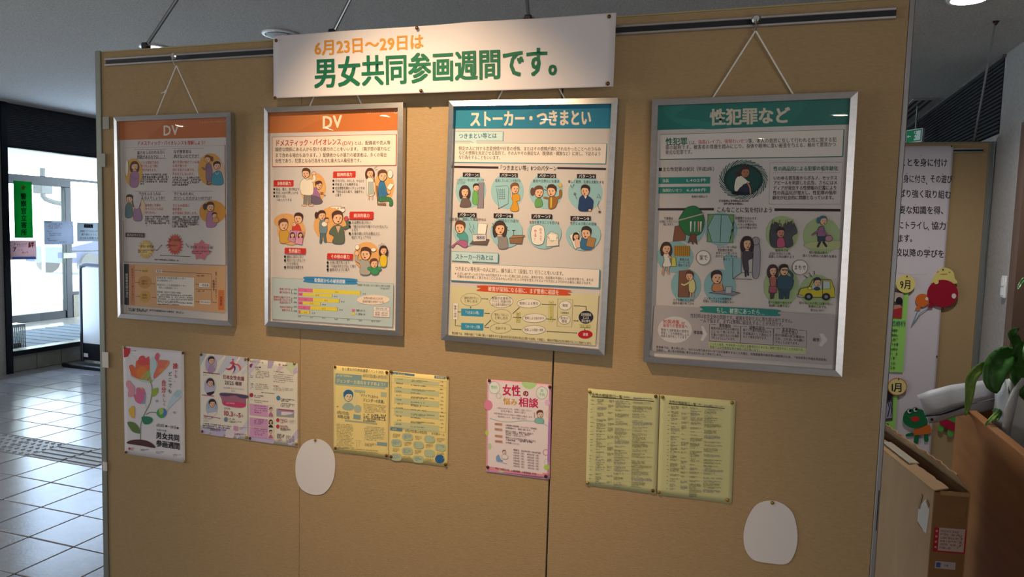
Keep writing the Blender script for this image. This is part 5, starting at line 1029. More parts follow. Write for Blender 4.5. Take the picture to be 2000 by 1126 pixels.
P.micro(370, 450, 596, 545, 6, 10, col='a09a70', sk=22, seed=91); P.micro(370, 555, 596, 640, 4, 19, col='6a6c5c', sk=14, seed=92); P.text('6月27日(金)', 98, 540, 222, 556, 38, '5f645a', .014); P.text('10時-12時', 104, 582, 228, 600, 42, '5f645a', .016); P.line([(180, 626), (510, 662)], 15, 'a2a68a')
P.micro(92, 475, 130, 490, 1, 12, seed=93, col='6a6c5c'); P.micro(92, 655, 270, 920, 17, 9, col='9a946c', sk=10, seed=94, fill=.8); P.micro(380, 682, 600, 830, 9, 9, col='8a9488', sk=14, seed=95, fill=.85); P.micro(385, 855, 500, 890, 3, 9, col='9a946c', sk=8, seed=96); P.quad((512, 846), (614, 856), (612, 890), (510, 880), BLU, 2)
P.line([(285, 830), (350, 836)], 2, '9a946c'); P.line([(330, 845), (328, 900), (300, 896), (302, 845)], 2, '7a7a60'); P.micro(110, 895, 520, 965, 3, 10, col='9a946c', sk=34, seed=97)
P.build('print', e)
for x, y, l in ((654.3, 715.7, 'top left'), (755.3, 726.7, 'top right'), (654.9, 874.9, 'bottom left'), (754.6, 889.6, 'bottom right')): pin(x, y, -.003, 'thumbtack at the %s corner of the yellow flyer with the portrait' % l)
e, P = pinned('timetable_flyer', [(761.2, 723.3), (877.1, 735.3), (760.7, 895.1), (874.5, 911.9)], 'yellow timetable sheet with blue striped rows, right sheet of the yellow pair', 'flyer', 'e2cb83', ph=3)
P.crop(640, 700, 5.2375)
P.quad((660, 130), (888, 156), (886, 178), (660, 154), '5f7f90', 3); P.micro(680, 143, 870, 160, 1, 16, sk=16, col='d8c88c', seed=100); P.quad((1092, 172), (1208, 184), (1206, 212), (1090, 200), '5f7f90', 2); P.text('参加無料', 1104, 186, 1194, 198, 24, 'd8c88c', .02)
P.line([(652, 170), (1222, 232), (1210, 756), (646, 692), (652, 170)], 2.5, '8a8660')
for k, (y0, y1) in enumerate(((192, 232), (288, 340), (392, 452), (500, 575), (640, 712))): P.quad((680, y0), (1140, y0+48), (1138, y1+48), (680, y1), 'bcbc8e', 4)
for k in range(12):
    y = 196+k*42; P.micro(700, y, 800, y+18, 1, 14, col='6f7d7a' if k % 2 else '8a8a68', sk=9, seed=101+k); P.micro(850, y+14+(k % 3)*6, 1100 if k % 3 else 1030, y+36+(k % 3)*6, 1 if k % 2 else 2, 13, col='6f7f80' if k % 2 else '8f8c66', sk=20, seed=120+k)
for k in range(13): P.micro(1150, 228+k*39, 1208, 244+k*39, 1, 12, col='77806c', sk=5, seed=140+k)
P.line([(648, 500), (1215, 556)], 2, '8a8660'); P.line([(648, 240), (1218, 300)], 1.5, '9a9468')
P.quad((645, 696), (768, 710), (766, 742), (643, 728), '5f7f90', 2); P.micro(662, 716, 750, 724, 1, 16, col='d8c88c', seed=155); P.text('6月27日(金)-29日(日)', 796, 732, 1020, 758, 32, '646a58', .012); P.text('1F玄関ホール', 1068, 766, 1200, 780, 28, '7a7a5c', .004)
for i in range(5):
    for j in range(4):
        x0, y0 = 665+i*112, 752+i*12+j*72; c = (i+j) % 2
        if c and (i, j) != (4, 3): P.poly([(x0, y0), (x0+88, y0+8), (x0+88, y0+68), (x0, y0+60)], 'acb694', True)
        if (i, j) != (4, 3): P.micro(x0+6, y0+8, x0+78, y0+52, 3, 10, col='5f7f94' if c else '94906c', sk=6, seed=160+i*4+j)
P.ell(1150, 1026, 48, 44, '2f6090', n=24); P.micro(1118, 1005, 1186, 1050, 3, 13, col='8fb0c0', sk=4, seed=190)
P.build('print', e)
for x, y, l in ((764, 725.8, 'top left'), (874, 736.7, 'top right'), (763.7, 891.3, 'bottom left'), (870, 907, 'bottom right')): pin(x, y, -.003, 'thumbtack at the %s corner of the yellow timetable sheet' % l)

# pink flyer
e, P = pinned('counselling_flyer', [(953.4, 740.5), (1077.8, 750), (947.6, 920.8), (1073.6, 934.2)], 'pink edged flyer with bubbles and a red handwritten-style title, alone below the blue poster', 'flyer', 'd898ae', ph=1.5)
P.crop(940, 730, 5.24)
P.quad((84, 72), (698, 118), (672, 1020), (62, 958), 'dfd0d0', 8)
P.poly([(425, 84), (565, 94), (545, 135), (500, 152), (450, 135)], 'a9cc88', True); P.ell(78, 318, 44, 52, 'd47e9c'); P.ell(58, 600, 18, 26, 'b9c45c'); P.ell(84, 738, 20, 36, 'b8c8a0'); P.ell(668, 945, 28, 28, 'a8c858'); P.ell(662, 790, 28, 30, None, 7, 'c86a94'); P.ell(668, 890, 22, 32, None, 4, 'a8c498'); P.ell(688, 400, 18, 36, None, 4, 'c8bc78'); P.ell(680, 285, 26, 30, 'd8b0cc')
P.poly([(690, 480), (716, 470), (702, 900), (676, 880)], 'b078b4'); P.poly([(42, 945), (680, 1005), (676, 1045), (40, 990)], 'd88c98'); P.poly([(44, 985), (400, 1030), (560, 1050), (680, 1055), (660, 1066), (42, 1000)], 'b888c4'); P.poly([(160, 985), (240, 992), (200, 1012)], 'a8cc88')
for x, y in ((143, 138), (625, 188)): P.ell(x, y, 56, 62, 'd9dcd4', 6, 'b0a8a8', n=26)
P.text('無料', 108, 132, 176, 138, 38, '8fb48c', .02); P.text('要', 610, 164, 642, 166, 34, '8fb48c', .03); P.text('予約', 594, 202, 658, 208, 36, '8fb48c', .03); P.ell(185, 222, 24, 26, None, 5, 'a4b8a0')
P.text('女性', 224, 160, 412, 170, 118, 'c02a58', .03); P.text('の', 432, 192, 492, 196, 66, '8a2038', .05); P.text('悩み', 230, 272, 376, 284, 74, 'c89838', .02); P.text('相談', 388, 280, 590, 292, 102, 'c02a58', .025)
P.text('～女性のためのなんでも、お気軽にご相談ください～', 160, 342, 522, 370, 22, '8a7a80'); P.text('女性弁護士、臨床心理士', 205, 372, 460, 390, 22, '8a7a80'); P.text('女性相談員があなたの悩みや問題をお聴きします', 134, 396, 526, 434, 22, '8a7a80'); P.text('電話相談もします。来所で相談できます。', 172, 428, 480, 456, 22, '8a7a80')
P.line([(92, 448), (200, 478), (300, 484), (420, 470), (540, 474), (640, 500), (680, 520)], 4, '6aa89c', True); P.head(605, 405, 36, '6a4038', 'short', 'd8b8a4'); P.body([(560, 445), (600, 440), (640, 452), (636, 496), (552, 486)], '7fb0a8', 2); P.limb([(548, 440), (548, 385)], 6, 'd8b8a4')
for y, st in ((506, '相談内容'), (560, '相談方法'), (629, '申込方法'), (684, '相談場所')): P.quad((140, y-14), (220, y-8), (218, y+18), (138, y+10), 'cf9a84', 2); P.text(st, 146, y-2, 212, y+4, 20, '5a3a34', .01)
P.text('人権侵害DV家庭問題、ストレスなど（女性相談）', 250, 515, 582, 552, 21, '4a4048', .004); P.text('法律相談など　相談に乗ります。（）', 250, 542, 560, 572, 21, '4a4048', .004); P.text('面接または電話・（相談予約にお電話で）', 250, 574, 545, 604, 21, '4a4048', .004); P.text('平日9時～午後5時（土日、祝休み）', 250, 596, 510, 616, 21, '4a4048', .004); P.text('受付は・女性のみです。', 250, 612, 470, 636, 19, '4a4048'); P.text('電話などの方は予約をお電話で承ります。', 250, 640, 574, 678, 21, '4a4048', .004); P.text('人権政策課', 250, 664, 350, 674, 21, '4a4048', .004); P.micro(380, 664, 600, 688, 1, 19, sk=14, seed=200); P.text('お気軽にどうぞ。', 250, 692, 408, 712, 21, '4a4048')
P.text('相談日　2025年4月～2026年3月', 330, 766, 610, 798, 22, '3a3038', .014)
for k in range(6): P.text('%d月%d日（月）　%d月%d日（月）' % (4+k, 12+k, (10, 11, 12, 1, 2, 3)[k], 27-k), 328, 794+k*28, 604, 826+k*28, 22, '5a3a44', .008)
P.head(235, 795, 20, '8a6a5c', 'short', 'ddc4b4'); P.body([(212, 830), (240, 815), (272, 835), (262, 865), (215, 860)], 'dcd4d0', 2); P.body([(150, 850), (175, 818), (190, 850), (200, 880), (160, 895)], '7a98c4', 0); P.line([(150, 885), (220, 905), (260, 912)], 4, '8aa4c8'); P.ell(208, 884, 12, 6, '5a7ab4')
P.text('申込・お問合せ先　人権政策課　人権啓発係（代表）', 138, 962, 580, 1016, 24, '6a2a3a', .01)
P.build('print', e)
for x, y, l in ((955.6, 742.8, 'top left'), (1073.8, 755.2, 'top right'), (952.4, 911.7, 'bottom left'), (1065.8, 929.6, 'bottom right')): pin(x, y, -.003, 'thumbtack at the %s corner of the pink flyer' % l, m=mat('copper_brown_pin', '4c2a20', .4, .6))

# green lists
for (px, nm, lab, title, sd, dx, dy) in (([(1148.7, 757.3), (1289, 770.3), (1144, 948), (1280.5, 963)], 'contact_list', 'pale green printed contact list, left sheet of the green pair', '女性の相談窓口一覧', 300, 0, 0), ([(1290.2, 770.3), (1437.9, 781.6), (1283, 965.7), (1427.6, 982)], 'contact_list', 'pale green printed contact list, right sheet of the green pair', '女性の相談窓口一覧', 340, 542, 46)):
    e, P = pinned(nm, px, lab, 'notice', 'c4c08c', ph=sd, group='green contact lists')
    P.crop(920, 720, 3.7037)
    if dx: P.text(title, 1436, 236, 1634, 258, 24, '4a4630', .012); P.text('＜県＞', 1640, 254, 1678, 258, 14, '4a4630', .01)
    else: P.text(title, 876, 184, 1100, 204, 28, '4a4630', .016); P.text('（市町村窓口）', 1100, 202, 1160, 206, 13, '4a4630', .01)
    x0, y0, x1, y1 = (872, 200, 1328, 236) if not dx else (1432, 252, 1840, 284)
    P.micro(x1-150, y0-4+dx*0+10, x1-10, y0+16, 2, 6, col='6a6680', sk=10, seed=sd+1)
    P.line([(x0, y0), (x1, y1)], 6, '45402e')
    cols = [(868, 910, 6), (916, 990, 7), (998, 1044, 6), (1050, 1168, 7), (1176, 1328, 7)] if not dx else [(1428, 1446, 6), (1452, 1520, 7), (1528, 1586, 6), (1592, 1690, 7), (1694, 1840, 7)]
    R = random.Random(sd)
    for ci, (a, b, h) in enumerate(cols):
        y = y0+12+(a-x0)*.075+(10 if ci == 0 else 0); yend = y0+640+(a-x0)*.075-(20 if ci != 3 else 0); x_sh = 0
        while y < yend:
            rows = R.choice((1, 2, 2, 3, 4)); gap = R.choice((3, 5, 9, 16)) if ci not in (2, 0) else R.choice((14, 22, 30)); 
            if ci in (0,): rows = 1
            sh_ = -(y-y0)*.028
            wd = (b-a)*R.uniform(.55, 1); P.micro(a+sh_, y, a+wd+sh_, y+rows*7.2, rows, 5.4, col=R.choice(('77745a', '7d7c6c', '6c6a50', '76768a')), sk=wd*.06, seed=R.randrange(9999)); y += rows*7.2+gap
    for k in range(22):
        yy = y0+24+k*27; s_ = -(yy-y0)*.028; P.line([(x0+s_+4, yy), (x1+s_-8, yy+34)], .8, '9a9670')
    P.build('print', e)
for x, y, l, k in ((1151.7, 764.6, 'top left corner of the left green list', 1), (1280.7, 773.5, 'top right corner of the left green list', 0), (1294, 774.8, 'top left corner of the right green list', 1), (1429.8, 786, 'top right corner of the right green list', 1), (1147.3, 942.7, 'bottom left corner of the left green list', 1), (1275.3, 957.9, 'bottom right corner of the left green list', 0), (1286.4, 961, 'bottom left corner of the right green list', 1), (1420.8, 976, 'bottom right corner of the right green list', 1)): pin(x, y, -.003, 'thumbtack at the '+l, k)

# two blank die-cut cards (the drawn figure on them is left out)
def cutout(pts, crop, label, px_pin, lp):
    pp = smoothp([(crop[0]+x/crop[2], crop[1]+y/crop[2]) for x, y in pts], True, 4)
    W = [at(x, y, 1, -.002) for x, y in pp]; c = sum(W)/len(W)
    V = [(q[0]-c[0], -.0006, q[2]-c[2]) for q in W]+[(q[0]-c[0], .0006, q[2]-c[2]) for q in W]; n = len(W)
    T = tessellate_polygon([[Vector((v[0], v[2], 0)) for v in V[:n]]])
    F = [tuple(t) for t in T]+[tuple(i+n for i in t[::-1]) for t in T]+[(i, (i+1) % n, n+(i+1) % n, n+i) for i in range(n)]
    o = mesh('cutout_card', V, F, mat('card_white', 'd6d0ce', .5), None, tuple(c)); tag(o, label, 'card', 'die-cut white cards')
    import bmesh
    bm = bmesh.new(); bm.from_mesh(o.data); bmesh.ops.recalc_face_normals(bm, faces=bm.faces); bm.to_mesh(o.data); bm.free()
    pin(*px_pin, -.003, lp, True)
cutout([(205, 662), (290, 690), (345, 770), (355, 870), (335, 980), (270, 1062), (180, 1068), (100, 1020), (66, 920), (72, 800), (120, 700)], (560, 680, 3.753), 'blank white die-cut card tacked below the lilac and yellow sheets', (615.4, 859), 'thumbtack at the top of the white cut-out card under the lilac sheets')
cutout([(560, 112), (720, 150), (850, 270), (905, 450), (915, 640), (870, 820), (770, 935), (540, 925), (340, 880), (235, 740), (215, 540), (270, 330), (390, 160)], (1420, 960, 6.667), 'blank white die-cut card tacked low near the right end of the board', (1508.8, 981.5), 'thumbtack at the top of the white cut-out card at lower right')

# ------------------------------------------------------------------ notices on the entrance glass
def on_glass(name, px, label, cat, col, draw, off=.02):
    X = XL+off
    P4 = [at(*c, 0, X) for c in px]; c = sum(P4)/4; tl, tr, bl, br = P4
    W = abs((tr[1]-tl[1]+br[1]-bl[1])/2); Hh = (tl[2]-bl[2]+tr[2]-br[2])/2
    e = empty(name, tuple(c), (math.radians(90), 0, math.radians(90)), label, cat)
    gm = mat('window_paper_'+col, col, .6, spec=.2)
    if not any(n.type == 'BSDF_TRANSLUCENT' for n in gm.node_tree.nodes): translucent(gm)
    sheet('sheet', W, Hh, gm, e, None, 2)
    P = Print(px, W, Hh, None, .0006); draw(P); P.build('print', e, ink_glass())
def dg(P):
    P.crop(0, 330, 5.63); star(P, 262, 205, (14, 15), (36, 40), 5, 'c4703c', -.31)
    P.vtext('警察官立寄所', 262, 262, 258, 735, 66, '183a28', .03, .92)
on_glass('green_banner', [(27, 352), (63.5, 355.5), (27.5, 464), (63.5, 464.5)], 'bright green vertical banner with an orange star on the entrance glass', 'banner', '2fb062', dg)
def dc(P):
    P.crop(0, 330, 5.63); P.text('チャレンジ', 150, 826, 300, 824, 32, 'a83a5a', .03); P.text('絆', 312, 835, 380, 830, 68, 'a8343c', .03); P.text('7', 142, 880, 182, 878, 66, 'a83a5a', .02); P.micro(195, 878, 360, 900, 1, 17, col='c08a90', seed=400); P.micro(245, 905, 360, 928, 1, 22, col='c84a50', seed=401); P.line([(150, 850), (300, 846)], 3, '8a6a80'); P.quad((134, 962), (390, 962), (388, 990), (134, 990), '5a86c8', 2)
on_glass('challenge_notice', [(20, 469), (71, 470), (20.5, 507), (70.5, 506)], 'pink and blue landscape notice under the green banner', 'notice', 'ddc4cc', dc)
def dw_(P):
    P.crop(0, 330, 5.63)
    for y, x0, x1 in ((582, 510, 610), (604, 540, 770), (625, 530, 770), (646, 540, 770), (682, 512, 592), (706, 540, 770), (726, 540, 770), (762, 515, 590), (782, 528, 700), (804, 640, 775)): P.micro(x0, y-7, x1, y+7, 1, 11, col='5a6078', seed=int(y))
on_glass('white_notice', [(86, 430), (143.5, 432), (86.5, 476), (143, 477.5)], 'white notice with small grouped lines across the glass door post', 'notice', 'ccd2e4', dw_)
def dk(P):
    P.crop(0, 330, 5.63); P.quad((922, 605), (1020, 607), (1020, 647), (922, 645), '2a2a30', 2); P.text('きけん', 932, 626, 1010, 627, 30, 'e4e4e8', .02)
    lines(P, [('自動ドアではないので', 880, 682, 1095, 684), ('通り抜けようと', 892, 718, 1062, 720), ('ぶつかる危険です', 870, 757, 1080, 760)], 27, '4a4c58', .01)
on_glass('danger_notice', [(150.5, 434), (196, 434.5), (151, 470.5), (195.5, 471)], 'white notice with a black heading, rightmost on the entrance glass', 'notice', 'ccd4e0', dk)

# umbrella stand / rack standing behind the glass at lower left
q = at(20, 684, 2, .24)
rk = empty('wire_rack', (-5.05, 3.38, 0), label='silver and black wire umbrella rack behind the glass at lower left', cat='rack')
a0, a1 = at(18, 660, 0, -5.05), at(49, 660, 0, -5.05)
y0r, y1r = a0[1]-.05, a1[1]; rk.location = (-5.05, (y0r+y1r)/2, 0); hw = (y1r-y0r)/2; zt = at(49, 631, 0, -5.05)[2]
for k in range(11):
    yy = -hw+2*hw*k/10
    for xx in (-.12, .0): MB().tube([(xx, yy, .02), (xx, yy, zt)], .006, 6).done('bar', steel, rk)
boxo('top_tray', (-.13, -hw, zt-.03), (.01, hw, zt), alu, rk, .004); boxo('base', (-.13, -hw, 0), (.01, hw, .02), black_pl, rk, .004); boxo('mid_panel', (-.075, -hw, .02), (-.065, hw, zt*.52), black_pl, rk)

# free standing sign in front of the glazing
bs = at(160, 713, 2, 0)
st_y = bs[1]; X0 = bs[0]
sg = empty('stand_sign', (X0+.1, st_y, 0), label='white panel sign in a dark rounded tube frame with a black base', cat='sign')
tl_ = at(158, 516, 1, st_y); hz = tl_[2]; lx = tl_[0]-(X0+.1); wd_ = .62
MB().tube(smoothp([(lx, .05), (lx, hz-.10), (lx+.012, hz-.03), (lx+.06, hz), (lx+.2, hz), (lx+wd_-.06, hz), (lx+wd_-.012, hz-.03), (lx+wd_, hz-.1), (lx+wd_, .05)], False, 3) and [(p[0], 0, p[1]) for p in smoothp([(lx, .05), (lx, hz-.10), (lx+.012, hz-.03), (lx+.06, hz), (lx+.2, hz), (lx+wd_-.06, hz), (lx+wd_-.012, hz-.03), (lx+wd_, hz-.1), (lx+wd_, .05)], False, 3)], .021, 10).done('tube_frame', mat('dark_grey_tube', '3a3c42', .3, .6), sg)
boxo('panel', (lx+.02, -.008, .25), (lx+wd_-.02, .008, hz-.03), white_pl, sg, .002); boxo('lower_panel', (lx+.02, -.008, .07), (lx+wd_-.02, .008, .25), black_pl, sg, .002)
boxo('base', (lx-.12, -.16, 0), (lx+wd_+.1, .16, .045), black_pl, sg, .012); boxo('label_plate', (lx+.03, -.012, .10), (lx+.09, -.008, .14), white_pl, sg)

# ------------------------------------------------------------------ second board on the right with the children's wall display
b2 = empty('display_partition', (3.2, 3.0, 0), label='second tan display board standing behind at the right, with handwriting sheet and rail', cat='partition')
B2Y = 3.0; B2T = float(at(1850, 279, 1, B2Y)[2])
boxo('panel', (-.75, 0, .05), (.462, .03, B2T), cloth, b2, .002); boxo('edge_strip', (.462, -.004, 0), (.488, .034, B2T+.005), mat('grey_green_edge', '7a7c78', .5, .3), b2, .002); boxo('top_trim', (-.75, -.002, B2T), (.462, .032, B2T+.006), alu_dull, b2)
rz2 = at(1880, 294, 1, B2Y)[2]; r2 = boxo('hanging_rail', (-.7, -.003, rz2-.008), (.43, -.0002, rz2+.008), slot, b2)
for s_ in (-1, 1): boxo('rail_lip', (-.7, -.010, rz2+s_*.009-.003), (.43, -.0031, rz2+s_*.009+.003), alu, r2)
rb = at(1903, 272, 1, B2Y); rt_ = at(1945, 40, 2, CEIL)
e = empty('support_rod', (rb[0], B2Y+.01, B2T+.006), label='long thin stay rod from the ceiling hook down to the second board at right', cat='rod', group='stay rods from the boards to the ceiling')
v = Vector(rt_)-Vector((rb[0], B2Y+.01, B2T+.006)); MB().tube([(0, 0, 0), tuple(v*.985)], .006, 8).done('shaft', steel, e); MB().box((-.012, -.012, -.004), (.012, .012, .02), .003).done('clamp', black_pl, e)
MB().tube([tuple(v*.975), tuple(v*.99+Vector((.01, 0, .0))), tuple(v+Vector((-.01, .01, 0)))], .009, 8).done('ceiling_hook', mat('rusty_hook', '4a3230', .6, .5), e)
# big handwriting sheet
def flat_poly(name, pts, m, parent, y, th=.0012, origin=(0, 0, 0)):
    W = [at(px, py, 1, y) for px, py in pts]
    V = [(q[0]-origin[0], y-th/2-origin[1], q[2]-origin[2]) for q in W]+[(q[0]-origin[0], y+th/2-origin[1], q[2]-origin[2]) for q in W]; n = len(W)
    T = tessellate_polygon([[Vector((a[0], a[2], 0)) for a in V[:n]]])
    F = [tuple(t) for t in T]+[tuple(i+n for i in t[::-1]) for t in T]+[(i, (i+1) % n, n+(i+1) % n, n+i) for i in range(n)]
    o = mesh(name, V, F, m, parent); import bmesh
    bm = bmesh.new(); bm.from_mesh(o.data); bmesh.ops.recalc_face_normals(bm, faces=bm.faces); bm.to_mesh(o.data); bm.free(); return o
YS = B2Y-.012
hp = [(1680, 279), (1864, 284.5), (1640, 1010), (1806, 1000)]
hp = [tuple(c) for c in hp]
# make the sheet a true rectangle hanging slightly skewed: left part is behind the main board
q_tr, q_br = at(1864, 284.5, 1, YS), at(1814, 905, 1, YS)
Wd, Hd = .62, 2.05
def wp(p):
    d = np.array(p)-CAM; z = d@AF; return (1000+FPX*(d@AR)/z, 563-FPX*(d@AU)/z)
zt_ = q_tr[2]; xr = (q_tr[0]+q_br[0])/2
cs = [(xr-Wd, YS, zt_), (xr, YS, zt_), (xr-Wd, YS, zt_-Hd), (xr, YS, zt_-Hd)]
e, P = pinned('handwriting_sheet', [wp(c) for c in cs], 'large white paper with black brush handwriting pinned to the second board', 'poster', 'cfc6cc', .0009, y=YS+.002, n=44)
P.crop(1700, 260, 3.753)
PEN = '25202c'
for st, x0, y0, x1, y1 in (('ことを身に付け', 212, 212, 566, 216), ('身に付き', 240, 333, 408, 335), ('、', 405, 350, 440, 350), ('その遊び', 436, 333, 600, 338), ('ばり強く取り組む', 208, 440, 592, 450), ('要な知識を得、', 206, 560, 566, 566), ('にトライし', 200, 672, 425, 676), ('、', 418, 686, 450, 686), ('協力', 446, 676, 556, 678), ('ます。', 196, 770, 335, 768), ('校以降の学びを', 180, 872, 544, 884)): P.text(st, x0, y0, x1, y1, 64, PEN, .016)
for x, y in ((370, 163), (268, 295), (530, 300), (430, 412), (230, 524), (330, 524), (560, 655), (430, 836)): P.ell(x, y, 5, 4, 'c47a84', n=8)
P.line([(190, 1022), (300, 1035), (420, 1030)], 3, 'b9aeb8', True)
P.build('print', e)
for x, y, l in ((1858.5, 285.3, 'top right corner'), (1829.8, 695.5, 'right edge half way down')): pin(x, y, YS-.003, 'dark pin at the %s of the handwriting sheet' % l, r=.0045, m=black_pl, group='dark pins on the second board')
# class display pieces
YC = B2Y-.02; CR = (1720, 500, 2.963)
def cc(pts, sm=False, n=5):
    if sm: pts = smoothp(pts, True, n)
    return [(CR[0]+x/CR[2], CR[1]+y/CR[2]) for x, y in pts]
def circ(cx, cy, rx, ry, n=22): return [(cx+rx*math.cos(2*math.pi*i/n), cy+ry*math.sin(2*math.pi*i/n)) for i in range(n)]
def craft(name, c, label, cat, group=None):
    o = at(*cc([c])[0], 1, YC); return empty(name, tuple(o), label=label, cat=cat, group=group), tuple(o)
def cm(c): return mat('craft_'+c, c, .75, spec=.15)
def tprint(e, org, y, fn):
    "flat pen marks on a craft: true rectangle of board plane around it"
    w_, h_ = .5, 1.0; c4 = [(org[0]-w_/2, y, org[2]+h_/2), (org[0]+w_/2, y, org[2]+h_/2), (org[0]-w_/2, y, org[2]-h_/2), (org[0]+w_/2, y, org[2]-h_/2)]
    P = Print([wp(c) for c in c4], w_, h_, None, .0004); P.crop(*CR); fn(P); o = P.build('pen_marks', e); o.rotation_euler = (math.radians(90), 0, 0); o.location = (0, y-org[1], 0)
for (top, strip, photo, hdr, bc, rim, txt, lab) in (((145, 160), [(62, 200), (162, 208), (128, 672), (36, 668)], [(66, 180), (132, 210), (122, 358), (58, 356)], '若修行', 'dccb78', None, '9月', 'upper'),
                                              ((96, 755), [(40, 800), (98, 802), (78, 1070), (8, 1060)], [(30, 750), (72, 800), (68, 950), (20, 955)], None, 'dccb88', 'c46a30', '1月', 'lower')):
    e, org = craft('class_photo_strip', (top[0]-40, top[1]+60), '%s green story strip with a photograph beside the main board edge' % lab, 'display strip')
    flat_poly('backing_strip', cc(strip), cm('98cf68'), e, YC, origin=org); ph_ = flat_poly('photograph', cc(photo), cm('54424c'), e, YC-.003, origin=org)
    def fn(P, lab=lab, hdr=hdr):
        if lab == 'upper':
            P.poly([(64, 205), (132, 215), (128, 262), (64, 262)], 'b8a49c'); P.ell(108, 258, 20, 22, '1c1a20'); P.poly([(60, 290), (126, 290), (122, 358), (58, 356)], 'a83034'); P.poly([(60, 285), (110, 280), (126, 295), (60, 312)], 'b88468')
            P.text(hdr, 60, 388, 146, 388, 34, '2f6a64', .03)
            for k in range(9): P.micro(46-k*1, 418+k*27, 140-k*3, 438+k*27, 1, 15, col='3a5a34', seed=500+k)
        else:
            P.ell(46, 800, 18, 34, '241f28'); P.poly([(30, 850), (62, 840), (66, 935), (24, 940)], '9a98b0'); P.line([(40, 840), (52, 880), (40, 930)], 6, '2a2832'); P.line([(52, 840), (64, 890), (58, 930)], 4, '2a2832')
            for k in range(4): P.micro(18-k*2, 965+k*24, 78-k*2, 985+k*24, 1, 17, col='2f4a2c', seed=520+k)
    tprint(e, org, YC-.006, fn)
    b, o2 = craft('month_badge', top, '%s round yellow badge reading %s' % (lab, txt), 'badge')
    if rim: flat_poly('rim', cc(circ(*top, 57, 52)), cm(rim), b, YC-.009, origin=o2)
    flat_poly('disc', cc(circ(*top, 52 if rim else 55, 47 if rim else 52)), cm(bc), b, YC-.012, origin=o2)
    tprint(b, o2, YC-.013, lambda P, t=top, s=txt: (P.text(s, t[0]-34, t[1]+2, t[0]+34, t[1]+4, 58, '1c1a20', .016)))
    pin(*cc([(top[0]+8, top[1]-44)])[0], YC-.015, 'dark pin at the top of the %s round badge (%s)' % (lab, txt), r=.004, m=black_pl, group='dark pins on the second board')
# chick holding balloons
b, o2 = craft('paper_chick_craft', (365, 120), 'yellow paper chick peeking over a crimson balloon', 'paper craft')
flat_poly('head', cc([(325, 90), (345, 72), (370, 66), (400, 74), (422, 95), (428, 125), (436, 158), (300, 160), (308, 120)], True), cm('d8c878'), b, YC, origin=o2)
flat_poly('paw', cc(circ(322, 148, 14, 14)), cm('d8c878'), b, YC-.010, origin=o2)
tprint(b, o2, YC-.003, lambda P: (P.line([(345, 103), (385, 103)], 4, 'c48a3c', True), P.line([(325, 92), (335, 88)], 3, '8a7a50'), P.line([(392, 90), (405, 94)], 3, '8a7a50')))
pin(*cc([(361, 77)])[0], YC-.004, 'dark pin in the head of the yellow paper chick', r=.004, m=black_pl, group='dark pins on the second board')
b, o2 = craft('paper_balloon', (358, 215), 'large crimson paper balloon with a white spot', 'paper craft', 'paper balloons')
flat_poly('body', cc(circ(359, 216, 90, 80, 30)), cm('97182f'), b, YC-.006, origin=o2); flat_poly('tail', cc([(288, 262), (306, 278), (298, 300), (270, 296)]), cm('97182f'), b, YC-.004, origin=o2); flat_poly('highlight', cc(circ(424, 230, 13, 15)), cm('d8d0cc'), b, YC-.009, origin=o2)
b, o2 = craft('paper_balloon', (240, 255), 'small orange paper balloon left of the crimson one', 'paper craft', 'paper balloons')
flat_poly('body', cc(circ(241, 255, 40, 38, 26)), cm('cf6a2a'), b, YC-.002, origin=o2); flat_poly('tail', cc([(212, 285), (232, 292), (226, 312), (198, 308)]), cm('cf6a2a'), b, YC-.001, origin=o2); flat_poly('highlight', cc(circ(268, 246, 9, 10)), cm('d8d0cc'), b, YC-.005, origin=o2)
W2_ = [Vector(at(*c, 1, YC-.002))-Vector(o2) for c in cc([(216, 308), (200, 350), (178, 402)])]; W3_ = [Vector(at(*c, 1, YC-.002))-Vector(o2) for c in cc([(278, 296), (230, 330), (178, 402)])]
MB().tube(W2_, .0022, 5).done('string', cm('7a96a8'), b); MB().tube(W3_, .0022, 5).done('string', cm('7a96a8'), b)
# frogs
b, o2 = craft('paper_frog', (200, 960), 'green paper frog with an orange shirt on the white sheet', 'paper craft', 'paper frogs')
GRN = cm('1f6a40')
flat_poly('head', cc([(132, 920), (150, 892), (190, 882), (240, 888), (268, 915), (272, 960), (240, 985), (190, 995), (145, 975), (130, 950)], True), GRN, b, YC-.008, origin=o2)
flat_poly('shirt', cc([(200, 985), (285, 975), (298, 1010), (275, 1028), (195, 1036), (188, 1020)]), cm('c9682c'), b, YC-.005, origin=o2)
for pts in ([(190, 1020), (150, 1028), (148, 1042), (190, 1035)], [(200, 1034), (222, 1034), (215, 1082), (192, 1080)], [(252, 1030), (272, 1028), (276, 1068), (255, 1070)]): flat_poly('limb', cc(pts, True), GRN, b, YC-.002, origin=o2)
for x, y in ((166, 897), (201, 888)): flat_poly('eye', cc(circ(x, y, 16, 16)), GRN, b, YC-.010, origin=o2); flat_poly('eye_white', cc(circ(x+1, y, 12, 12)), cm('d8d4d0'), b, YC-.012, origin=o2); flat_poly('pupil', cc(circ(x+5, y-3, 8, 8)), cm('141418'), b, YC-.014, origin=o2)
flat_poly('mouth', cc([(178, 932), (215, 928), (224, 945), (205, 958), (182, 952)], True), cm('c0302c'), b, YC-.010, origin=o2)
b, o2 = craft('paper_frog', (400, 980), 'light green paper frog with a crimson shirt, half hidden by the folded sheet', 'paper craft', 'paper frogs')
flat_poly('head', cc([(370, 920), (420, 900), (448, 930), (450, 985), (400, 990), (370, 960)], True), cm('4a8f42'), b, YC-.004, origin=o2)
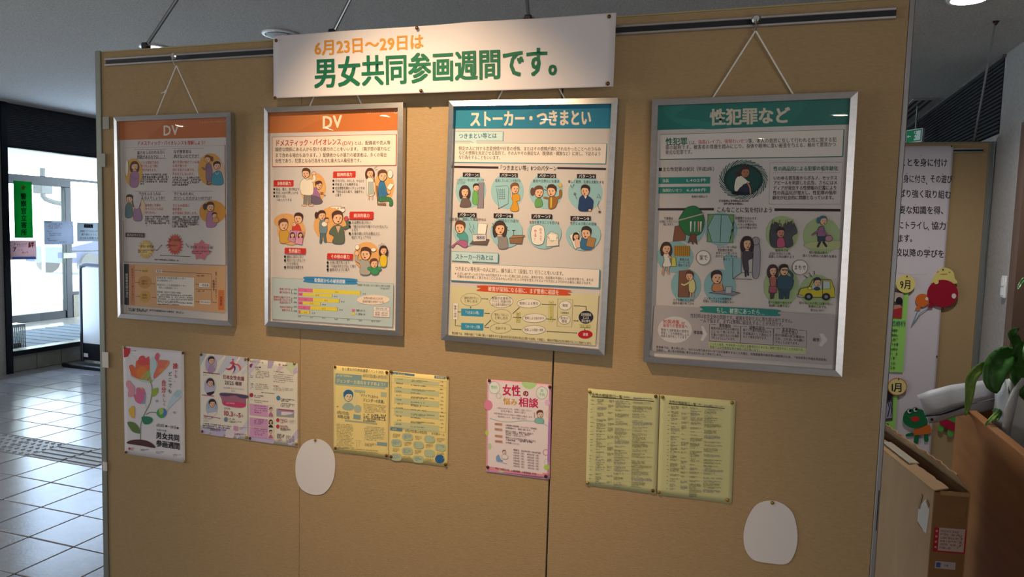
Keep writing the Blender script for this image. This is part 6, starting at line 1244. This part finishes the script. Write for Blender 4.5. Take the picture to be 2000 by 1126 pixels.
flat_poly('shirt', cc([(335, 945), (370, 935), (430, 965), (432, 1010), (415, 1010), (345, 975)]), cm('a01c38'), b, YC-.007, origin=o2)
for pts in ([(338, 975), (362, 978), (362, 1008), (345, 1016), (332, 1000)], [(390, 1005), (420, 1010), (418, 1038), (400, 1044), (386, 1030)]): flat_poly('limb', cc(pts, True), cm('5aa04a'), b, YC-.002, origin=o2)

# ------------------------------------------------------------------ cardboard box
kraft = mat('kraft_cardboard', 'c09a70', .8, noise=(6, .4, 'a67f55'), bump=(90, .08), stretch=(1, 1, .4)); kraft_d = mat('kraft_cardboard_end', '9c7448', .75, noise=(7, .4, '8c6640'), bump=(90, .08)); kraft_in = mat('kraft_inside', '3a2c20', .9)
BH = .75
A, B, C = [at(*c, 2, BH) for c in ((1724, 878), (1824, 958), (1896, 964))]
d1 = Vector(A-B).normalized(); d2 = Vector((d1.y, -d1.x, 0)); bw = .116; L = .86
ang = math.atan2(d2.y, d2.x)
bxe = empty('cardboard_box', (B[0], B[1], 0), (0, 0, ang), 'tall narrow opened cardboard box with torn labels standing right of the main board', 'box')
# local: x across (0..bw), y away (0..L)
t = .004
boxo('long_side', (0, 0, 0), (t, L, BH), kraft, bxe, .0008); boxo('long_side', (bw-t, 0, 0), (bw, L, BH), kraft, bxe, .0008)
boxo('short_side', (t, 0, 0), (bw-t, t, BH-.004), kraft_d, bxe); boxo('short_side', (t, L-t, 0), (bw-t, L, BH-.002), kraft_d, bxe); boxo('bottom', (t, t, 0), (bw-t, L-t, t), kraft_in, bxe)
R = random.Random(5)
def flap(x_in, z_in, side, name, ragged):
    n = 30; V = []; F = []
    for i in range(n+1):
        y = L*i/n; rg = R.uniform(-.006, .006)*ragged
        xa = 0.0005 if side < 0 else bw-.0005; V += [(xa, y, BH+.0005), (xa+x_in+rg, y, BH+z_in+R.uniform(-.002, .002)*ragged)]
    for i in range(n): F.append((2*i, 2*i+1, 2*i+3, 2*i+2) if side > 0 else (2*i, 2*i+2, 2*i+3, 2*i+1))
    return mesh(name, V, F, kraft, bxe, solid=.004)
flap(.045, .012, -1, 'top_flap', .5); flap(-.042, .062, 1, 'top_flap', 1.0)
boxo('end_flap', (.02, -.0045, BH-.012), (bw-.004, .0005, BH+.003), kraft, bxe, .001)
boxo('packing_tape', (.02, L*.3, BH+.012), (.055, L*.62, BH+.018), mat('clear_tape', 'c8bca8', .25, spec=.6), bxe, .002)
boxo('hand_label_tape', (.045, -.0012, BH-.085), (bw-.012, 0, BH-.035), mat('brown_tape', '93704a', .3, spec=.6), bxe)
mats_lab = mat('label_paper', 'cbbcae', .6)
lb = boxo('shipping_label', (.018, -.0012, BH-.21), (bw-.004, 0, BH-.125), mats_lab, bxe)
pr = Print([(0, 0), (100, 0), (0, 100), (100, 100)], .094, .085, z0=.0006); pr.rect(0, 0, 100, 100, 'cbb8b0'); pr.rect(-8, 0, 8, 100, 'b42a34'); pr.rect(0, 94, 100, 100, 'b42a34'); pr.rect(95, 0, 100, 100, 'b42a34'); pr.micro(14, 6, 90, 88, 6, 9, col='8a6a70', seed=600, fill=.8); pr.line([(70, 20), (88, 40), (66, 55), (90, 60), (72, 80)], 2, 'a03a44')
for k in range(4): pr.ell(0, 15+k*22, 4, 5, 'd89a94', n=8)
po = pr.build('label_print', lb); po.rotation_euler = (math.radians(90), 0, 0); po.location = ((.018+bw-.004)/2, -.0012, BH-.1675)
lb2 = boxo('barcode_label', (.022, -.0012, BH-.268), (bw-.03, 0, BH-.243), mat('label_blue_white', 'c0bcc4', .5), bxe); pr = Print([(0, 0), (100, 0), (0, 40), (100, 40)], .064, .025, z0=.0006); pr.rect(4, 6, 26, 34, '4a62b0'); pr.micro(32, 10, 92, 30, 1, 12, col='7a86b8', seed=610); po = pr.build('label_print', lb2); po.rotation_euler = (math.radians(90), 0, 0); po.location = ((.022+bw-.03)/2, -.0012, BH-.2555)
# torn label on the long side, in plane x = 0
Mi = Matrix.Translation(Vector((B[0], B[1], 0))) @ Matrix.Rotation(ang, 4, 'Z'); Mi = Mi.inverted(); cl = Mi @ Vector(CAM)
def on_side(px, py):
    d = Mi.to_3x3() @ Vector(AF+AR*(px-1000)/FPX+AU*(563-py)/FPX); t_ = -cl.x/d.x; return cl+d*t_
pts = [on_side(1700+x/3.936, 840+y/3.936) for x, y in ((425, 530), (448, 560), (455, 610), (432, 797), (400, 760), (363, 712), (372, 590))]
V = [(-.0012, p.y, p.z) for p in pts]+[(-.0002, p.y, p.z) for p in pts]; n = len(pts); mesh('torn_label', V, [tuple(range(n)), tuple(range(2*n-1, n-1, -1))]+[(i, n+i, n+(i+1) % n, (i+1) % n) for i in range(n)], mats_lab, bxe)
for tr_ in (((398, 485), (372, 600), (384, 605), (406, 500)), ((366, 700), (402, 756), (404, 766), (364, 712)), ((440, 530), (456, 570), (450, 598), (430, 545))):
    pts = [on_side(1700+x/3.936, 840+y/3.936) for x, y in tr_]; V = [(-.002, p.y, p.z) for p in pts]+[(-.0003, p.y, p.z) for p in pts]; mesh('torn_edge', V, [(0, 1, 2, 3), (7, 6, 5, 4), (0, 4, 5, 1), (1, 5, 6, 2), (2, 6, 7, 3), (3, 7, 4, 0)], kraft_d, bxe)

# ------------------------------------------------------------------ wooden planter, folded sheet, plant in a bag
wood = mat('brown_planter_wood', 'b4743a', .5, spec=.2, noise=(5, .35, '8f5a2c'), stretch=(1, .5, 3), bump=(30, .04)); wood_l = mat('planter_edge_wood', 'b87c44', .4, noise=(9, .35, 'a0683a'), stretch=(1, .3, 1))
ZP = .85; XP = 3.303
pe = empty('planter', (XP, 0, 0), label='long brown wooden planter box along the right wall, filled with dark soil', cat='planter')
boxo('side_panel', (0, -.7, 0), (.022, 1.78, ZP-.012), wood, pe); boxo('edge_trim', (-.006, -.7, ZP-.012), (.03, 1.78, ZP), wood_l, pe, .004)
boxo('end_panel', (.022, 1.758, 0), (XR-XP-.002, 1.78, ZP), wood, pe); boxo('end_panel', (.022, -.7, 0), (XR-XP-.002, -.678, ZP), wood, pe); boxo('back_panel', (XR-XP-.02, -.678, 0), (XR-XP-.002, 1.758, ZP-.02), wood, pe)
soil = mat('dark_soil', '17130f', 1, noise=(30, .4, '0b0a08'), bump=(60, .8)); boxo('soil', (.022, -.678, .1), (XR-XP-.02, 1.758, .66), soil, pe)

# folded white vinyl sheet leaning over the planter edge
shm = mat('white_vinyl', 'cfd0d8', .45, bump=(14, .25)); shd = mat('black_binding', '1c1c22', .6)
ve = empty('folded_sheet', tuple(at(1880, 800, 1, 1.55)), label='folded white vinyl sheet with a dark edge lying over the planter rim', cat='sheet'); og = np.array(ve.location)
def vp(x, y, d): return tuple(at(1780+x/4.332, 640+y/4.332, 1, d)-og)
# crop frame (1780,640,4.332)
def rib(name, top, bot, m, th):
    V = []; F = []; n = len(top)
    for a, b in zip(top, bot):
        for k in range(5):
            t_ = k/4; V.append(tuple(np.array(a)*(1-t_)+np.array(b)*t_+np.array([0, -.006*math.sin(math.pi*t_), 0])))
    for i in range(n-1):
        for k in range(4): F.append((i*5+k, i*5+k+1, (i+1)*5+k+1, (i+1)*5+k))
    return mesh(name, V, F, m, ve, smooth=True, solid=th)
rib('upper_fold', [vp(50, 568, 1.50), vp(150, 530, 1.52), vp(330, 482, 1.56), (vp(475, 462, 1.60)), vp(600, 445, 1.64), vp(760, 452, 1.68)], [vp(120, 742, 1.47), vp(240, 728, 1.49), vp(330, 695, 1.52), vp(460, 655, 1.55), vp(600, 615, 1.59), vp(720, 590, 1.62)], shm, .004)
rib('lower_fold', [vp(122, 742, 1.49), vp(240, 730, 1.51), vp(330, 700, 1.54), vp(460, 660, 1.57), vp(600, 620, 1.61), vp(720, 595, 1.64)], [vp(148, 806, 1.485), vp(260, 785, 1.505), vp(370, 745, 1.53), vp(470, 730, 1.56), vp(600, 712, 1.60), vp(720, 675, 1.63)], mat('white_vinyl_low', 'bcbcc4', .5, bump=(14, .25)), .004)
rib('dark_binding', [vp(118, 738, 1.462), vp(240, 722, 1.482), vp(330, 688, 1.512), vp(460, 646, 1.542)], [vp(122, 748, 1.462), vp(242, 736, 1.482), vp(330, 712, 1.512), vp(462, 668, 1.542)], shd, .003)
q = vp(174, 774, 1.47); MB().lathe([(.006, 0), (.0055, .003), (.001, .004)], q, 12, 'y').done('snap_button', shd, ve)

# plant in a white plastic bag
bagm = bpy.data.materials.new('plastic_bag'); bagm.use_nodes = True; bb = bagm.node_tree.nodes['Principled BSDF']; bb.inputs['Base Color'].default_value = (.9, .89, .88, 1); bb.inputs['Roughness'].default_value = .35; bb.inputs['Transmission Weight'].default_value = .15; bb.inputs['Alpha'].default_value = .86
YBg = 1.42
bc = at(1985, 830, 1, YBg); br_ = .135; cxb, cyb = 3.478, YBg
zb0 = .661; zb1 = float(at(1940, 770, 1, YBg)[2])
pot = empty('potted_plant', (cxb, cyb, zb0), label='leafy green houseplant with drooping broad leaves in the planter at right', cat='plant')
V = MB().lathe([(.06, .004), (.085, zb1-zb0-.03), (.09, zb1-zb0-.03), (.09, zb1-zb0-.01), (.08, zb1-zb0-.012), (.06, zb1-zb0-.03)], n=24).done('pot', mat('tan_pot', 'a8875a', .6), pot, smooth=False)
bag = empty('plastic_bag', (cxb, cyb, zb0), label='crumpled white plastic bag wrapped round the plant pot', cat='bag')
R = random.Random(11); n = 40; V = []; F = []; rows = 12; Hb = zb1-zb0+.02
for i in range(rows+1):
    t_ = i/rows; base_r = .10+.025*t_
    for j in range(n):
        a = 2*math.pi*j/n; r_ = base_r*(1+.07*math.sin(5*a+3*t_)+.04*math.sin(11*a-5*t_)+R.uniform(-.012, .012)); zz = Hb*t_+(.05*max(0, math.sin(2*a+.6))**3 if i == rows else 0)+(0.02*math.sin(7*a) if i == rows else 0)
        V.append((r_*math.cos(a), r_*math.sin(a), zz+.002))
for i in range(rows):
    for j in range(n): F.append((i*n+j, i*n+(j+1) % n, (i+1)*n+(j+1) % n, (i+1)*n+j))
mesh('film', V, F, bagm, bag, smooth=True, solid=.0012)
def bp(px, py, d): return np.array(at(px, py, 1, d+.22))-np.array([cxb, cyb, zb0])
hp_ = [bp(1964, 850, 1.06), bp(1972, 800, 1.05), bp(1984, 762, 1.06), bp(2004, 738, 1.08), bp(2022, 740, 1.12), bp(2034, 775, 1.14)]
V = []; F = []
for i, p in enumerate(hp_):
    wv = .016+.004*math.sin(i*2); V += [tuple(p+np.array([-wv, 0, 0])), tuple(p+np.array([0, -.006, 0])), tuple(p+np.array([wv, 0, .003]))]
for i in range(len(hp_)-1):
    for k in (0, 1): F.append((i*3+k, i*3+k+1, (i+1)*3+k+1, (i+1)*3+k))
mesh('handle', V, F, bagm, bag, smooth=True, solid=.0015)
leafm = mat('plant_leaf', '4f8a38', .38, noise=(14, .35, '316a28'), coat=.1); leafy = mat('plant_leaf_light', '94b44a', .4, noise=(10, .35, '5f9034')); stemm = mat('plant_stem', '6a8a3c', .5)
def leaf(path, wmax, m, tip=.15, name='leaf', tw=0.0):
    P = [Vector(bp(*p)) for p in path]; n = 12; pts = []
    fl_ = [tuple(p) for p in P]
    for i in range(n+1):
        s_ = i/n*(len(P)-1); k = min(int(s_), len(P)-2); f = s_-k; p0, p1, p2, p3 = P[max(k-1, 0)], P[k], P[k+1], P[min(k+2, len(P)-1)]
        pts.append(.5*((2*p1)+(p2-p0)*f+(2*p0-5*p1+4*p2-p3)*f*f+(-p0+3*p1-3*p2+p3)*f**3))
    V = []; F = []
    for i, p in enumerate(pts):
        t_ = i/n; tg = (pts[min(i+1, n)]-pts[max(i-1, 0)]).normalized(); view = (Vector(CAM)-Vector((cxb, cyb, zb0))-p).normalized(); sd = tg.cross(view).normalized(); nrm = sd.cross(tg)
        wv = wmax*(math.sin(math.pi*min(1, t_*.93+.07))**.75)*(1 if t_ < .97 else .3)+.001
        for k, s in enumerate((-1, -.5, 0, .5, 1)): V.append(tuple(p+sd*wv*s+nrm*(abs(s)*.35*wv)*(1)+nrm*tw*s*wv+nrm*.004*math.sin(i*1.9+s*2)))
    for i in range(n):
        for k in range(4): F.append((i*5+k, i*5+k+1, (i+1)*5+k+1, (i+1)*5+k))
    return mesh(name, V, F, m, pot, smooth=True, solid=.0008)
# px, py, depth plane y
leaf([(1958, 700, 1.16), (1920, 715, 1.14), (1898, 738, 1.12), (1893, 775, 1.11), (1886, 812, 1.10)], .019, leafy)
leaf([(1990, 712, 1.2), (1965, 700, 1.17), (1935, 712, 1.15), (1905, 730, 1.14), (1896, 748, 1.13)], .011, leafy)
leaf([(2000, 720, 1.2), (1985, 668, 1.15), (1978, 650, 1.12), (1990, 640, 1.1)], .018, leafm)
leaf([(1984, 690, 1.17), (1965, 695, 1.14), (1948, 715, 1.12), (1940, 745, 1.10), (1946, 768, 1.10)], .046, leafm)
leaf([(1990, 700, 1.2), (1994, 730, 1.15), (1986, 755, 1.13), (1975, 778, 1.12)], .034, leafm)
leaf([(2000, 780, 1.2), (1998, 740, 1.18), (1990, 700, 1.16), (1997, 665, 1.15)], .036, leafm)
leaf([(2004, 760, 1.2), (2012, 710, 1.18), (2012, 680, 1.12), (2000, 700, 1.05)], .03, leafm)
leaf([(1998, 690, 1.22), (1975, 695, 1.22), (1950, 702, 1.2), (1922, 712, 1.2)], .009, leafm)
leaf([(2016, 760, 1.2), (2030, 690, 1.2), (2050, 640, 1.15), (2080, 640, 1.1)], .04, leafm)
leaf([(2010, 540, 1.2), (2000, 545, 1.18), (1992, 556, 1.15), (1988, 566, 1.12)], .006, leafm)
leaf([(1955, 800, 1.16), (1942, 812, 1.13), (1934, 820, 1.10), (1922, 832, 1.08)], .008, leafy)
leaf([(1940, 800, 1.18), (1950, 806, 1.15), (1945, 822, 1.12)], .012, leafm)
for a in ([(1990, 800, 1.2), (1992, 740, 1.19), (1984, 692, 1.17)], [(1985, 800, 1.2), (1975, 730, 1.18), (1958, 700, 1.16)], [(2000, 800, 1.2), (2003, 700, 1.2), (2010, 540, 1.2)], [(1965, 790, 1.2), (1958, 795, 1.18), (1940, 800, 1.18)]):
    MB().tube([bp(*q) for q in a], .003, 6).done('stem', stemm, pot)

for (px, py, r_, l) in ((77, 319, .09, 'left'), (43, 333, .09, 'far left'), (172, 331, .07, 'right')):
    q = at(px, py, 2, CEIL); downlight(q[0], q[1], 'unlit downlight in the bright entrance lobby ceiling, %s one' % l, off_m, r_)
